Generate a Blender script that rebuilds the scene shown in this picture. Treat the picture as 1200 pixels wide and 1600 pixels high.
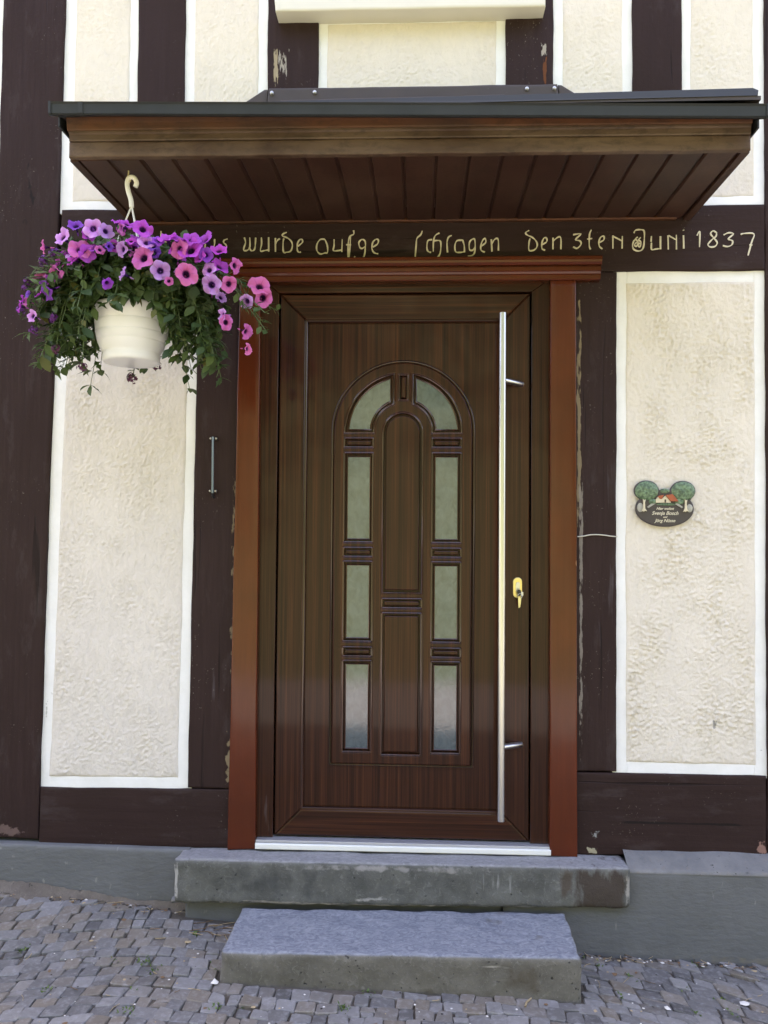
import bpy, bmesh, math, random
import numpy as np
from mathutils import Matrix, Vector

# ------------------------------------------------------------------ reset
for o in list(bpy.data.objects):
    bpy.data.objects.remove(o, do_unlink=True)
scene = bpy.context.scene
COL = scene.collection
random.seed(7)
RNG = np.random.default_rng(7)

# ------------------------------------------------------------------ camera
# z = 0 is the door floor; the facade lies in the plane y = 0 and faces -y
CAM_LOC = Vector((0.0, -3.13, 1.175))
CAM_R = (Vector((0.99893, 0.04563, 0.00800)), Vector((-0.00658, -0.03113, 0.99949)), Vector((-0.04585, 0.99847, 0.03080)))
cd = bpy.data.cameras.new('camera')
cam = bpy.data.objects.new('camera', cd)
COL.objects.link(cam)
cd.sensor_fit = 'VERTICAL'
cd.sensor_height = 24.0
cd.lens = 24.0 * 1294.0 / 1600.0
cd.clip_start = 0.02
cd.clip_end = 2000
r_, u_, f_ = CAM_R
cam.matrix_world = Matrix(((r_.x, u_.x, -f_.x, CAM_LOC.x), (r_.y, u_.y, -f_.y, CAM_LOC.y), (r_.z, u_.z, -f_.z, CAM_LOC.z), (0, 0, 0, 1)))
scene.camera = cam

# ------------------------------------------------------------------ sky, sun, exposure
SUN_EL = math.radians(60)
SUN_AZ = math.radians(-22)          # measured from +y, the sun stands behind the house
world = bpy.data.worlds.new('World')
scene.world = world
world.use_nodes = True
wn = world.node_tree
wn.nodes.clear()
wo = wn.nodes.new('ShaderNodeOutputWorld')
wb = wn.nodes.new('ShaderNodeBackground')
sk = wn.nodes.new('ShaderNodeTexSky')
sk.sky_type = 'NISHITA'
sk.sun_disc = False
sk.sun_elevation = SUN_EL
sk.sun_rotation = SUN_AZ
sk.air_density = 1.0
sk.dust_density = 4.0
sk.ozone_density = 0.3
wb.inputs['Strength'].default_value = 0.12
wn.links.new(sk.outputs[0], wb.inputs[0])
wn.links.new(wb.outputs[0], wo.inputs[0])
sd = bpy.data.lights.new('sun', 'SUN')
sd.energy = 4.5
sd.angle = math.radians(0.53)
sd.color = (1.0, 0.94, 0.85)
sun = bpy.data.objects.new('sun', sd)
COL.objects.link(sun)
to_sun = Vector((math.sin(SUN_AZ) * math.cos(SUN_EL), math.cos(SUN_AZ) * math.cos(SUN_EL), math.sin(SUN_EL)))
sun.rotation_euler = to_sun.to_track_quat('Z', 'Y').to_euler()
sun.location = to_sun * 30
vs = scene.view_settings
vs.view_transform = 'Standard'
vs.look = 'None'
vs.exposure = 3.4
vs.gamma = 1.0
vs.use_white_balance = True       # the camera was balanced for open shade
vs.white_balance_temperature = 7300
vs.white_balance_tint = 22
vs.use_curve_mapping = False

# ------------------------------------------------------------------ noise (numpy gradient noise)
_perm = RNG.permutation(256)
_perm = np.concatenate([_perm, _perm, _perm])
_grad = np.stack([np.cos(np.arange(256) * 2.399), np.sin(np.arange(256) * 2.399)], 1)

def perlin(x, y):
    x = np.asarray(x, float); y = np.asarray(y, float)
    xi = np.floor(x).astype(int); yi = np.floor(y).astype(int)
    xf = x - xi; yf = y - yi
    u = xf * xf * xf * (xf * (xf * 6 - 15) + 10); v = yf * yf * yf * (yf * (yf * 6 - 15) + 10)
    def g(ix, iy, dx, dy):
        h = _perm[_perm[ix & 255] + (iy & 255)]
        return _grad[h, 0] * dx + _grad[h, 1] * dy
    a = g(xi, yi, xf, yf); b = g(xi + 1, yi, xf - 1, yf)
    c = g(xi, yi + 1, xf, yf - 1); d = g(xi + 1, yi + 1, xf - 1, yf - 1)
    return ((a + u * (b - a)) * (1 - v) + (c + u * (d - c)) * v) * 1.5

def fbm(x, y, octaves=3):
    s = 0; a = 1.0; t = 0
    for k in range(octaves):
        s = s + a * perlin(x * 2 ** k + 17.3 * k, y * 2 ** k - 9.1 * k); t += a; a *= .5
    return s / t

# ------------------------------------------------------------------ mesh helpers
def link(o, parent=None):
    COL.objects.link(o)
    if parent is not None:
        o.parent = parent
    return o

def mesh_obj(name, verts, faces, mat, parent=None, smooth=True):
    me = bpy.data.meshes.new(name)
    me.from_pydata([tuple(map(float, v)) for v in verts], [], faces)
    me.validate()
    me.update()
    if smooth:
        me.shade_smooth()
    if mat is not None:
        me.materials.append(mat)
    return link(bpy.data.objects.new(name, me), parent)

def bm_obj(name, bm, mat, parent=None, smooth=False):
    bmesh.ops.recalc_face_normals(bm, faces=bm.faces)
    me = bpy.data.meshes.new(name)
    bm.to_mesh(me); bm.free()
    if smooth:
        me.shade_smooth()
    if mat is not None:
        me.materials.append(mat)
    return link(bpy.data.objects.new(name, me), parent)

def empty(name, loc=(0, 0, 0)):
    o = bpy.data.objects.new(name, None)
    o.location = loc
    o.empty_display_size = 0.1
    return link(o)

def tag(o, label=None, cat=None, group=None, kind=None):
    if label: o['label'] = label
    if cat: o['category'] = cat
    if group: o['group'] = group
    if kind: o['kind'] = kind
    return o

_seed = [0]
def relief(name, quad, y, depth, mat, parent, res=0.012, amp=0.0012, scale=0.12, wob=0.002, roll=0.006, rollw=0.010, height=None, aniso=(1, 1)):
    """a slab with a slightly uneven face and hand-made edges; quad = (x,z) corners BL BR TR TL, facing -y"""
    _seed[0] += 1
    sd_ = _seed[0] * 13.7
    q = np.array(quad, float)
    w = max(np.linalg.norm(q[1] - q[0]), np.linalg.norm(q[2] - q[3])); h = max(np.linalg.norm(q[3] - q[0]), np.linalg.norm(q[2] - q[1]))
    nu = max(4, int(w / res)); nv = max(4, int(h / res))
    def axis(n, L):
        t = np.linspace(0, 1, n + 1)
        e = min(rollw / L, .2)
        return np.unique(np.concatenate([[0, e * .15, e * .45, e], t[(t > e * 1.2) & (t < 1 - e * 1.2)], [1 - e, 1 - e * .45, 1 - e * .15, 1]]))
    s = axis(nu, w); t = axis(nv, h)
    S, T = np.meshgrid(s, t)
    P = (q[0][:, None, None] * (1 - S) * (1 - T) + q[1][:, None, None] * S * (1 - T) + q[2][:, None, None] * S * T + q[3][:, None, None] * (1 - S) * T)
    X, Z = P
    wl = fbm(Z * 5 + sd_, Z * 0 + 3.3, 4) * wob; wr = fbm(Z * 5 + sd_, Z * 0 + 8.7, 4) * wob
    wb_ = fbm(X * 5 + sd_, X * 0 + 12.1, 4) * wob; wt = fbm(X * 5 + sd_, X * 0 + 15.9, 4) * wob
    X2 = X + wl * (1 - S) + wr * S; Z2 = Z + wb_ * (1 - T) + wt * T
    d = np.minimum(np.minimum(S, 1 - S) * w, np.minimum(T, 1 - T) * h)
    k = np.clip(1 - d / rollw, 0, 1)
    if height is None:
        H = fbm(X * aniso[0] / scale + sd_, Z * aniso[1] / scale, 3) * amp
    else:
        H = height(X, Z)
    Y = y - H * np.clip(d / rollw, 0, 1) + roll * (1 - np.sqrt(np.clip(1 - k * k, 0, 1)))
    n_u, n_v = len(s), len(t)
    V = np.stack([X2, Y, Z2], -1).reshape(-1, 3)
    I = np.arange(n_u * n_v).reshape(n_v, n_u)
    F = np.stack([I[:-1, :-1], I[:-1, 1:], I[1:, 1:], I[1:, :-1]], -1).reshape(-1, 4).tolist()
    ring = list(I[0, :]) + list(I[1:, -1]) + list(I[-1, -2::-1]) + list(I[-2:0:-1, 0])
    base = len(V)
    B = V[ring].copy(); B[:, 1] = y + depth
    V = np.vstack([V, B])
    m = len(ring)
    for i in range(m):
        j = (i + 1) % m
        F.append([ring[j], ring[i], base + i, base + j])
    return mesh_obj(name, V, F, mat, parent)

def prism_x(name, prof, x0, x1, mat, parent, smooth=False, zshift=0.0):
    """extrude a (y,z) profile along x"""
    bm = bmesh.new()
    a = [bm.verts.new((x0, p[0], p[1])) for p in prof]; b = [bm.verts.new((x1, p[0], p[1] + zshift)) for p in prof]
    n = len(prof)
    for i in range(n):
        bm.faces.new((a[i], a[(i + 1) % n], b[(i + 1) % n], b[i]))
    bm.faces.new(a); bm.faces.new(b[::-1])
    return bm_obj(name, bm, mat, parent, smooth)

def prism_z(name, outline, z0, z1, mat, parent):
    bm = bmesh.new()
    a = [bm.verts.new((p[0], p[1], z0)) for p in outline]; b = [bm.verts.new((p[0], p[1], z1)) for p in outline]
    n = len(a)
    for i in range(n):
        bm.faces.new((a[i], a[(i + 1) % n], b[(i + 1) % n], b[i]))
    bm.faces.new(a); bm.faces.new(b[::-1])
    return bm_obj(name, bm, mat, parent)

def box_bm(bm, x0, x1, y0, y1, z0, z1, bev=0.0):
    r = bmesh.ops.create_cube(bm, size=1)
    vs_ = r['verts']
    for v in vs_:
        v.co = Vector(((x0 + x1) / 2 + v.co.x * (x1 - x0), (y0 + y1) / 2 + v.co.y * (y1 - y0), (z0 + z1) / 2 + v.co.z * (z1 - z0)))
    if bev:
        ed = list({e for v in vs_ for e in v.link_edges})
        bmesh.ops.bevel(bm, geom=ed, offset=bev, segments=2, affect='EDGES', profile=.5)

def box(name, x0, x1, y0, y1, z0, z1, mat, parent, bev=0.0):
    bm = bmesh.new()
    box_bm(bm, x0, x1, y0, y1, z0, z1, bev)
    return bm_obj(name, bm, mat, parent, False)

def from_curve(name, cu, mat, parent, smooth=True):
    o = bpy.data.objects.new('tmp', cu)
    COL.objects.link(o)
    dg = bpy.context.evaluated_depsgraph_get()
    me = bpy.data.meshes.new_from_object(o.evaluated_get(dg))
    bpy.data.objects.remove(o, do_unlink=True)
    bpy.data.curves.remove(cu)
    me.name = name
    me.materials.clear()
    if mat is not None:
        me.materials.append(mat)
    if smooth:
        me.shade_smooth()
        me.set_sharp_from_angle(angle=math.radians(40))
    return link(bpy.data.objects.new(name, me), parent)

def tube(name, paths, r, mat, parent, res=2, cyclic=False, radii=None, smooth_path=False):
    cu = bpy.data.curves.new(name, 'CURVE')
    cu.dimensions = '3D'; cu.bevel_depth = r; cu.bevel_resolution = res; cu.use_fill_caps = True
    for p in paths:
        sp = cu.splines.new('POLY')
        if smooth_path and len(p) > 2:
            p = catmull(p)
        sp.points.add(len(p) - 1)
        for i, c in enumerate(p):
            sp.points[i].co = (c[0], c[1], c[2], 1)
            if radii: sp.points[i].radius = radii[min(i, len(radii) - 1)]
        sp.use_cyclic_u = cyclic
    return from_curve(name, cu, mat, parent)

def catmull(p, n=5):
    p = [Vector(c) for c in p]
    out = []
    for i in range(len(p) - 1):
        a = p[max(i - 1, 0)]; b = p[i]; c = p[i + 1]; d = p[min(i + 2, len(p) - 1)]
        for k in range(n):
            t = k / n
            out.append(0.5 * ((2 * b) + (c - a) * t + (2 * a - 5 * b + 4 * c - d) * t * t + (3 * b - a - 3 * c + d) * t ** 3))
    out.append(p[-1])
    return out

def plate(name, loops, y_front, thick, bev, mat, parent):
    """flat plate in the xz plane with holes; first loop outer, others holes, rounded edges"""
    cu = bpy.data.curves.new(name, 'CURVE')
    cu.dimensions = '2D'; cu.fill_mode = 'BOTH'
    cu.extrude = max(thick / 2 - bev, 0.0001); cu.bevel_depth = bev; cu.bevel_resolution = 2; cu.offset = -bev
    for L in loops:
        sp = cu.splines.new('POLY')
        sp.points.add(len(L) - 1)
        for i, c in enumerate(L):
            sp.points[i].co = (c[0], c[1], 0, 1)
        sp.use_cyclic_u = True
    o = from_curve(name, cu, mat, parent)
    me = o.data
    n = len(me.vertices)
    co = np.empty(n * 3); me.vertices.foreach_get('co', co); co = co.reshape(-1, 3)
    new = np.stack([co[:, 0], y_front + thick / 2 - co[:, 2], co[:, 1]], -1)
    me.vertices.foreach_set('co', new.ravel()); me.update()
    return o

def rect_loop(x0, x1, z0, z1, r=0.0, n=4):
    if r <= 0:
        return [(x0, z0), (x1, z0), (x1, z1), (x0, z1)]
    out = []
    for cx, cz, a0 in ((x1 - r, z0 + r, -90), (x1 - r, z1 - r, 0), (x0 + r, z1 - r, 90), (x0 + r, z0 + r, 180)):
        for k in range(n + 1):
            a = math.radians(a0 + 90 * k / n)
            out.append((cx + r * math.cos(a), cz + r * math.sin(a)))
    return out

def arch_loop(x0, x1, z0, zs, n=28):
    r = (x1 - x0) / 2; cx = (x0 + x1) / 2
    return [(x0, z0), (x1, z0)] + [(cx + r * math.cos(math.pi * k / n), zs + r * math.sin(math.pi * k / n)) for k in range(n + 1)]

def lathe(name, prof, n, mat, parent, loc=(0, 0, 0)):
    V = []; F = []
    m = len(prof)
    for i in range(n):
        a = 2 * math.pi * i / n
        for r, z in prof:
            V.append((loc[0] + r * math.cos(a), loc[1] + r * math.sin(a), loc[2] + z))
    for i in range(n):
        j = (i + 1) % n
        for k in range(m - 1):
            F.append((i * m + k, j * m + k, j * m + k + 1, i * m + k + 1))
    return mesh_obj(name, V, F, mat, parent)

# ------------------------------------------------------------------ material helper
class M:
    def __init__(self, name):
        self.m = bpy.data.materials.new(name); self.m.use_nodes = True
        self.t = self.m.node_tree; self.t.nodes.clear()
        self.out = self.t.nodes.new('ShaderNodeOutputMaterial')
        self.b = self.t.nodes.new('ShaderNodeBsdfPrincipled')
        self.t.links.new(self.b.outputs[0], self.out.inputs[0])
        self.tc = self.t.nodes.new('ShaderNodeTexCoord')
    def n(self, typ): return self.t.nodes.new(typ)
    def l(self, a, b): self.t.links.new(a, b)
    def set(self, sock, v):
        if hasattr(v, 'is_output') or isinstance(v, bpy.types.NodeSocket): self.l(v, sock)
        else: sock.default_value = v
    def vec(self, scale=(1, 1, 1), src='Object', loc=(0, 0, 0), rot=(0, 0, 0)):
        mp = self.n('ShaderNodeMapping'); mp.inputs['Scale'].default_value = scale; mp.inputs['Location'].default_value = loc; mp.inputs['Rotation'].default_value = rot
        self.l(self.tc.outputs[src], mp.inputs[0]); return mp.outputs[0]
    def noise(self, vec, scale=5, detail=4, rough=.55, dist=0.0):
        x = self.n('ShaderNodeTexNoise'); self.l(vec, x.inputs['Vector'])
        x.inputs['Scale'].default_value = scale; x.inputs['Detail'].default_value = detail; x.inputs['Roughness'].default_value = rough; x.inputs['Distortion'].default_value = dist
        return x.outputs['Fac']
    def voro(self, vec, scale, feature='F1', out='Distance', rand=1.0):
        x = self.n('ShaderNodeTexVoronoi'); x.feature = feature; self.l(vec, x.inputs['Vector']); x.inputs['Scale'].default_value = scale
        x.inputs['Randomness'].default_value = rand
        return x.outputs[out]
    def ramp(self, fac, stops, interp='LINEAR'):
        r = self.n('ShaderNodeValToRGB'); r.color_ramp.interpolation = interp
        e = r.color_ramp.elements
        while len(e) < len(stops): e.new(.5)
        for i, (p, c) in enumerate(stops):
            e[i].position = p; e[i].color = (c[0], c[1], c[2], 1) if hasattr(c, '__len__') else (c, c, c, 1)
        self.l(fac, r.inputs[0]); return r.outputs[0]
    def mix(self, fac, a, b, mode='MIX'):
        x = self.n('ShaderNodeMix'); x.data_type = 'RGBA'; x.blend_type = mode
        self.set(x.inputs['Factor'], fac)
        for s, v in ((x.inputs[6], a), (x.inputs[7], b)):
            if isinstance(v, bpy.types.NodeSocket): self.l(v, s)
            else: s.default_value = (v[0], v[1], v[2], 1)
        return x.outputs[2]
    def math(self, op, a, b=0.0, clamp=False):
        x = self.n('ShaderNodeMath'); x.operation = op; x.use_clamp = clamp
        self.set(x.inputs[0], a); self.set(x.inputs[1], b); return x.outputs[0]
    def bump(self, h, strength=.5, dist=.002, normal=None):
        x = self.n('ShaderNodeBump'); x.inputs['Strength'].default_value = strength; x.inputs['Distance'].default_value = dist
        self.l(h, x.inputs['Height'])
        if normal is not None: self.l(normal, x.inputs['Normal'])
        return x.outputs[0]
    def patch(self, cx, cz, hw, hh, scale=40, thr=.5, sx=1, sz=1, soft=.04):
        """mask of a worn spot with its own ragged outline"""
        sp = self.n('ShaderNodeSeparateXYZ'); self.l(self.tc.outputs['Object'], sp.inputs[0])
        dx = self.math('DIVIDE', self.math('ABSOLUTE', self.math('SUBTRACT', sp.outputs[0], cx)), hw)
        dz = self.math('DIVIDE', self.math('ABSOLUTE', self.math('SUBTRACT', sp.outputs[2], cz)), hh)
        d = self.math('SUBTRACT', 1.0, self.math('MAXIMUM', dx, dz), True)
        nz = self.noise(self.vec((sx, 1, sz)), scale, 4, .6)
        s = self.math('ADD', self.math('MULTIPLY', self.math('POWER', d, .45), .75), nz)
        return self.math('MULTIPLY', self.math('DIVIDE', self.math('SUBTRACT', s, thr + .5), soft, True), self.math('GREATER_THAN', d, 0.0), True)
    def fin(self, color=None, rough=None, normal=None, **kw):
        if color is not None:
            if isinstance(color, bpy.types.NodeSocket): self.l(color, self.b.inputs['Base Color'])
            else: self.b.inputs['Base Color'].default_value = (*color, 1)
        if rough is not None: self.set(self.b.inputs['Roughness'], rough)
        if normal is not None: self.l(normal, self.b.inputs['Normal'])
        for k, v in kw.items(): self.b.inputs[k.replace('_', ' ')].default_value = v
        return self.m

def simple(name, col, rough=.5, var=.12, scale=20, **kw):
    m = M(name); v = m.vec()
    c = m.mix(m.noise(v, scale, 4), [x * (1 - var) for x in col], [min(1, x * (1 + var)) for x in col])
    return m.fin(c, rough, **kw)

STROKES = [
  [(-1.012,2.349),(-1.013,2.265)],
  [(-0.957,2.349),(-0.955,2.264)],
  [(-1.011,2.307),(-0.956,2.309)],
  [(-0.891,2.321),(-0.926,2.301),(-0.920,2.271),(-0.886,2.271)],
  [(-0.891,2.321),(-0.883,2.269)],
  [(-0.836,2.318),(-0.838,2.271),(-0.803,2.273)],
  [(-0.803,2.316),(-0.803,2.297),(-0.808,2.278)],
  [(-0.753,2.316),(-0.765,2.312),(-0.768,2.303),(-0.759,2.294),(-0.756,2.285),(-0.762,2.277),(-0.771,2.279)],
  [(-0.688,2.321),(-0.683,2.302),(-0.689,2.281),(-0.689,2.271),(-0.675,2.272),(-0.666,2.287),(-0.667,2.321)],
  [(-0.666,2.287),(-0.665,2.277),(-0.659,2.269),(-0.648,2.275),(-0.645,2.296),(-0.644,2.320)],
  [(-0.622,2.321),(-0.621,2.296),(-0.625,2.269),(-0.609,2.270),(-0.593,2.273)],
  [(-0.594,2.321),(-0.593,2.266)],
  [(-0.568,2.318),(-0.567,2.265)],
  [(-0.568,2.294),(-0.559,2.310),(-0.550,2.316)],
  [(-0.524,2.340),(-0.538,2.334),(-0.541,2.326),(-0.523,2.319),(-0.508,2.307),(-0.502,2.289),(-0.508,2.268),(-0.523,2.263),(-0.536,2.265),(-0.538,2.301),(-0.535,2.316)],
  [(-0.481,2.286),(-0.464,2.300),(-0.465,2.311),(-0.474,2.311),(-0.483,2.295),(-0.483,2.274),(-0.478,2.263),(-0.469,2.263)],
  [(-0.378,2.312),(-0.395,2.311),(-0.407,2.294),(-0.408,2.270),(-0.395,2.255),(-0.377,2.259),(-0.367,2.261),(-0.368,2.288),(-0.378,2.312)],
  [(-0.342,2.311),(-0.342,2.287),(-0.343,2.267),(-0.312,2.270)],
  [(-0.311,2.311),(-0.312,2.262)],
  [(-0.268,2.345),(-0.267,2.331),(-0.280,2.323),(-0.287,2.305),(-0.288,2.263),(-0.287,2.233),(-0.281,2.281),(-0.280,2.320)],
  [(-0.296,2.290),(-0.277,2.290)],
  [(-0.223,2.283),(-0.235,2.275),(-0.244,2.281),(-0.247,2.299),(-0.235,2.310),(-0.223,2.301),(-0.223,2.269),(-0.229,2.242),(-0.249,2.235),(-0.264,2.239),(-0.261,2.245)],
  [(-0.194,2.280),(-0.176,2.292),(-0.173,2.307),(-0.182,2.310),(-0.194,2.298),(-0.197,2.274),(-0.188,2.258),(-0.173,2.254)],
  [(-0.006,2.341),(-0.012,2.326),(-0.026,2.312),(-0.029,2.285),(-0.033,2.231)],
  [(0.032,2.307),(0.015,2.302),(0.012,2.273),(0.018,2.261),(0.028,2.258)],
  [(0.059,2.332),(0.044,2.323),(0.037,2.302),(0.036,2.261)],
  [(0.037,2.302),(0.059,2.303),(0.065,2.290),(0.062,2.254),(0.050,2.238),(0.033,2.237)],
  [(0.106,2.322),(0.094,2.316),(0.088,2.296),(0.090,2.257)],
  [(0.147,2.304),(0.126,2.302),(0.118,2.284),(0.121,2.260),(0.138,2.257),(0.156,2.260)],
  [(0.147,2.304),(0.153,2.283),(0.154,2.258)],
  [(0.193,2.277),(0.185,2.265),(0.173,2.268),(0.173,2.295),(0.185,2.308),(0.193,2.304),(0.194,2.271),(0.188,2.248),(0.167,2.242)],
  [(0.217,2.280),(0.234,2.294),(0.232,2.309),(0.223,2.303),(0.216,2.283),(0.217,2.265),(0.231,2.257)],
  [(0.255,2.306),(0.258,2.259)],
  [(0.256,2.288),(0.269,2.307),(0.281,2.305),(0.282,2.263)],
  [(0.397,2.339),(0.384,2.330),(0.391,2.321),(0.411,2.311),(0.426,2.293),(0.426,2.275),(0.414,2.263),(0.397,2.264),(0.397,2.293),(0.401,2.308)],
  [(0.445,2.284),(0.463,2.295),(0.462,2.309),(0.453,2.309),(0.445,2.290),(0.446,2.269),(0.457,2.263)],
  [(0.487,2.310),(0.486,2.266)],
  [(0.487,2.298),(0.507,2.313),(0.516,2.307),(0.516,2.266)],
  [(0.562,2.321),(0.591,2.324),(0.571,2.303),(0.588,2.297),(0.591,2.283),(0.576,2.269),(0.562,2.275)],
  [(0.630,2.339),(0.623,2.321),(0.622,2.279),(0.627,2.265)],
  [(0.614,2.304),(0.633,2.306)],
  [(0.659,2.291),(0.676,2.300),(0.676,2.314),(0.665,2.311),(0.658,2.294),(0.660,2.276),(0.671,2.266)],
  [(0.710,2.317),(0.710,2.267)],
  [(0.710,2.314),(0.744,2.296)],
  [(0.745,2.314),(0.744,2.267)],
  [(0.788,2.325),(0.794,2.336),(0.814,2.338),(0.826,2.331),(0.826,2.295),(0.821,2.266),(0.806,2.257),(0.788,2.263),(0.783,2.278),(0.788,2.296),(0.797,2.303)],
  [(0.802,2.310),(0.794,2.303),(0.803,2.291),(0.797,2.275),(0.790,2.281),(0.798,2.290)],
  [(0.813,2.308),(0.806,2.300),(0.814,2.290),(0.810,2.273),(0.803,2.279),(0.810,2.288)],
  [(0.853,2.313),(0.851,2.292)],
  [(0.853,2.288),(0.853,2.263),(0.869,2.264),(0.886,2.266)],
  [(0.886,2.312),(0.886,2.263)],
  [(0.914,2.315),(0.915,2.262)],
  [(0.916,2.315),(0.943,2.299)],
  [(0.945,2.317),(0.945,2.262)],
  [(0.971,2.315),(0.972,2.265)],
  [(0.971,2.336),(0.972,2.333)],
  [(1.021,2.314),(1.031,2.328),(1.030,2.270)],
  [(1.091,2.325),(1.080,2.331),(1.071,2.320),(1.082,2.305),(1.095,2.287),(1.088,2.273),(1.071,2.270),(1.061,2.279),(1.074,2.296),(1.091,2.311),(1.093,2.325)],
  [(1.119,2.315),(1.137,2.323),(1.155,2.319),(1.136,2.300),(1.151,2.293),(1.149,2.278),(1.133,2.271),(1.116,2.275)],
  [(1.182,2.316),(1.193,2.320),(1.230,2.318),(1.221,2.286),(1.208,2.237)],
  [(1.213,2.277),(1.224,2.276)],
]
FLOWERS = [
  (-1.013,-0.664,2.116,0.0288,'l',0.0,0.0),
  (-0.970,-0.668,2.105,0.0234,'l',0.5,0.0),
  (-1.071,-0.655,2.128,0.0246,'p',-0.4,0.9),
  (-1.117,-0.646,2.096,0.0290,'l',-0.7,0.5),
  (-1.185,-0.628,2.071,0.0217,'k',-1.2,0.2),
  (-1.055,-0.658,2.055,0.0353,'k',0.0,0.3),
  (-1.076,-0.654,2.027,0.0289,'m',-0.3,0.5),
  (-1.031,-0.661,2.038,0.0256,'m',0.6,-0.2),
  (-1.135,-0.642,1.988,0.0248,'k',-0.6,-0.5),
  (-1.196,-0.624,1.982,0.0239,'k',-0.3,0.7),
  (-1.170,-0.632,1.931,0.0303,'p',-0.9,-0.4),
  (-1.245,-0.606,1.909,0.0164,'k',-0.7,0.0),
  (-1.221,-0.616,1.859,0.0218,'l',-0.5,0.1),
  (-1.274,-0.593,1.896,0.0187,'m',-1.0,0.2),
  (-0.855,-0.669,2.022,0.0362,'k',0.0,0.0),
  (-0.856,-0.669,2.111,0.0298,'m',0.3,0.3),
  (-0.844,-0.668,2.070,0.0266,'l',0.0,0.6),
  (-0.915,-0.670,1.973,0.0234,'l',-1.0,0.0),
  (-0.963,-0.668,1.943,0.0192,'p',0.9,-0.7),
  (-0.959,-0.668,2.057,0.0149,'p',1.1,0.0),
  (-0.936,-0.669,2.133,0.0170,'m',0.9,0.9),
  (-0.989,-0.666,2.048,0.0149,'k',0.4,0.0),
  (-0.802,-0.665,1.982,0.0288,'l',0.0,-0.1),
  (-0.725,-0.652,1.976,0.0354,'k',0.0,0.0),
  (-0.715,-0.649,2.052,0.0354,'m',0.0,0.2),
  (-0.748,-0.657,2.051,0.0289,'k',-0.4,0.0),
  (-0.710,-0.648,2.084,0.0279,'m',0.2,0.9),
  (-0.781,-0.662,2.085,0.0299,'m',-0.2,1.1),
  (-0.751,-0.657,2.081,0.0257,'m',0.3,1.0),
  (-0.673,-0.637,2.086,0.0281,'m',-0.9,0.4),
  (-0.633,-0.621,2.059,0.0250,'m',0.2,0.5),
  (-0.661,-0.633,1.995,0.0249,'l',0.0,0.0),
  (-0.629,-0.619,2.010,0.0283,'m',0.6,0.5),
  (-0.653,-0.630,1.948,0.0314,'l',0.1,-0.3),
  (-0.603,-0.606,1.958,0.0251,'k',0.7,0.0),
  (-0.586,-0.595,2.019,0.0263,'k',1.1,0.0),
  (-0.528,-0.500,1.986,0.0353,'k',0.0,0.4),
  (-0.517,-0.500,1.946,0.0330,'k',0.1,0.0),
  (-0.556,-0.568,1.914,0.0244,'l',-0.2,-0.9),
  (-0.620,-0.615,1.859,0.0196,'l',-0.9,-0.3),
  (-0.610,-0.610,1.836,0.0229,'k',0.5,-0.4),
  (-0.555,-0.567,1.819,0.0244,'k',1.0,-0.6),
  (-0.552,-0.562,1.765,0.0189,'k',1.2,0.0),
  (-0.775,-0.661,1.950,0.0150,'k',0.3,-0.6),
  (-0.823,-0.667,2.058,0.0192,'p',-0.5,0.2),
  (-0.810,-0.665,2.075,0.0192,'p',0.3,0.5),
  (-1.238,-0.609,1.932,0.0153,'p',-0.6,0.2),
  (-1.261,-0.599,1.915,0.0153,'m',-1.0,0.3),
  (-0.687,-0.641,2.031,0.0215,'m',-0.3,0.3),
  (-0.891,-0.670,2.073,0.0160,'m',0.0,0.8),
  (-0.669,-0.636,2.040,0.0216,'p',0.6,0.0),
]
CLUSTERS = [
  (-1.196,-0.599,2.037,0.0196),
  (-1.155,-0.610,2.057,0.0195),
  (-1.254,-0.579,1.978,0.0158),
  (-1.154,-0.610,1.853,0.0195),
  (-1.227,-0.589,1.820,0.0167),
  (-1.143,-0.613,1.755,0.0175),
  (-1.053,-0.630,1.693,0.0174),
  (-0.976,-0.400,1.705,0.0215),
  (-0.894,-0.400,1.747,0.0190),
  (-1.178,-0.604,1.970,0.0137),
  (-1.283,-0.566,1.888,0.0159),
  (-1.264,-0.575,1.959,0.0138),
]

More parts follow.
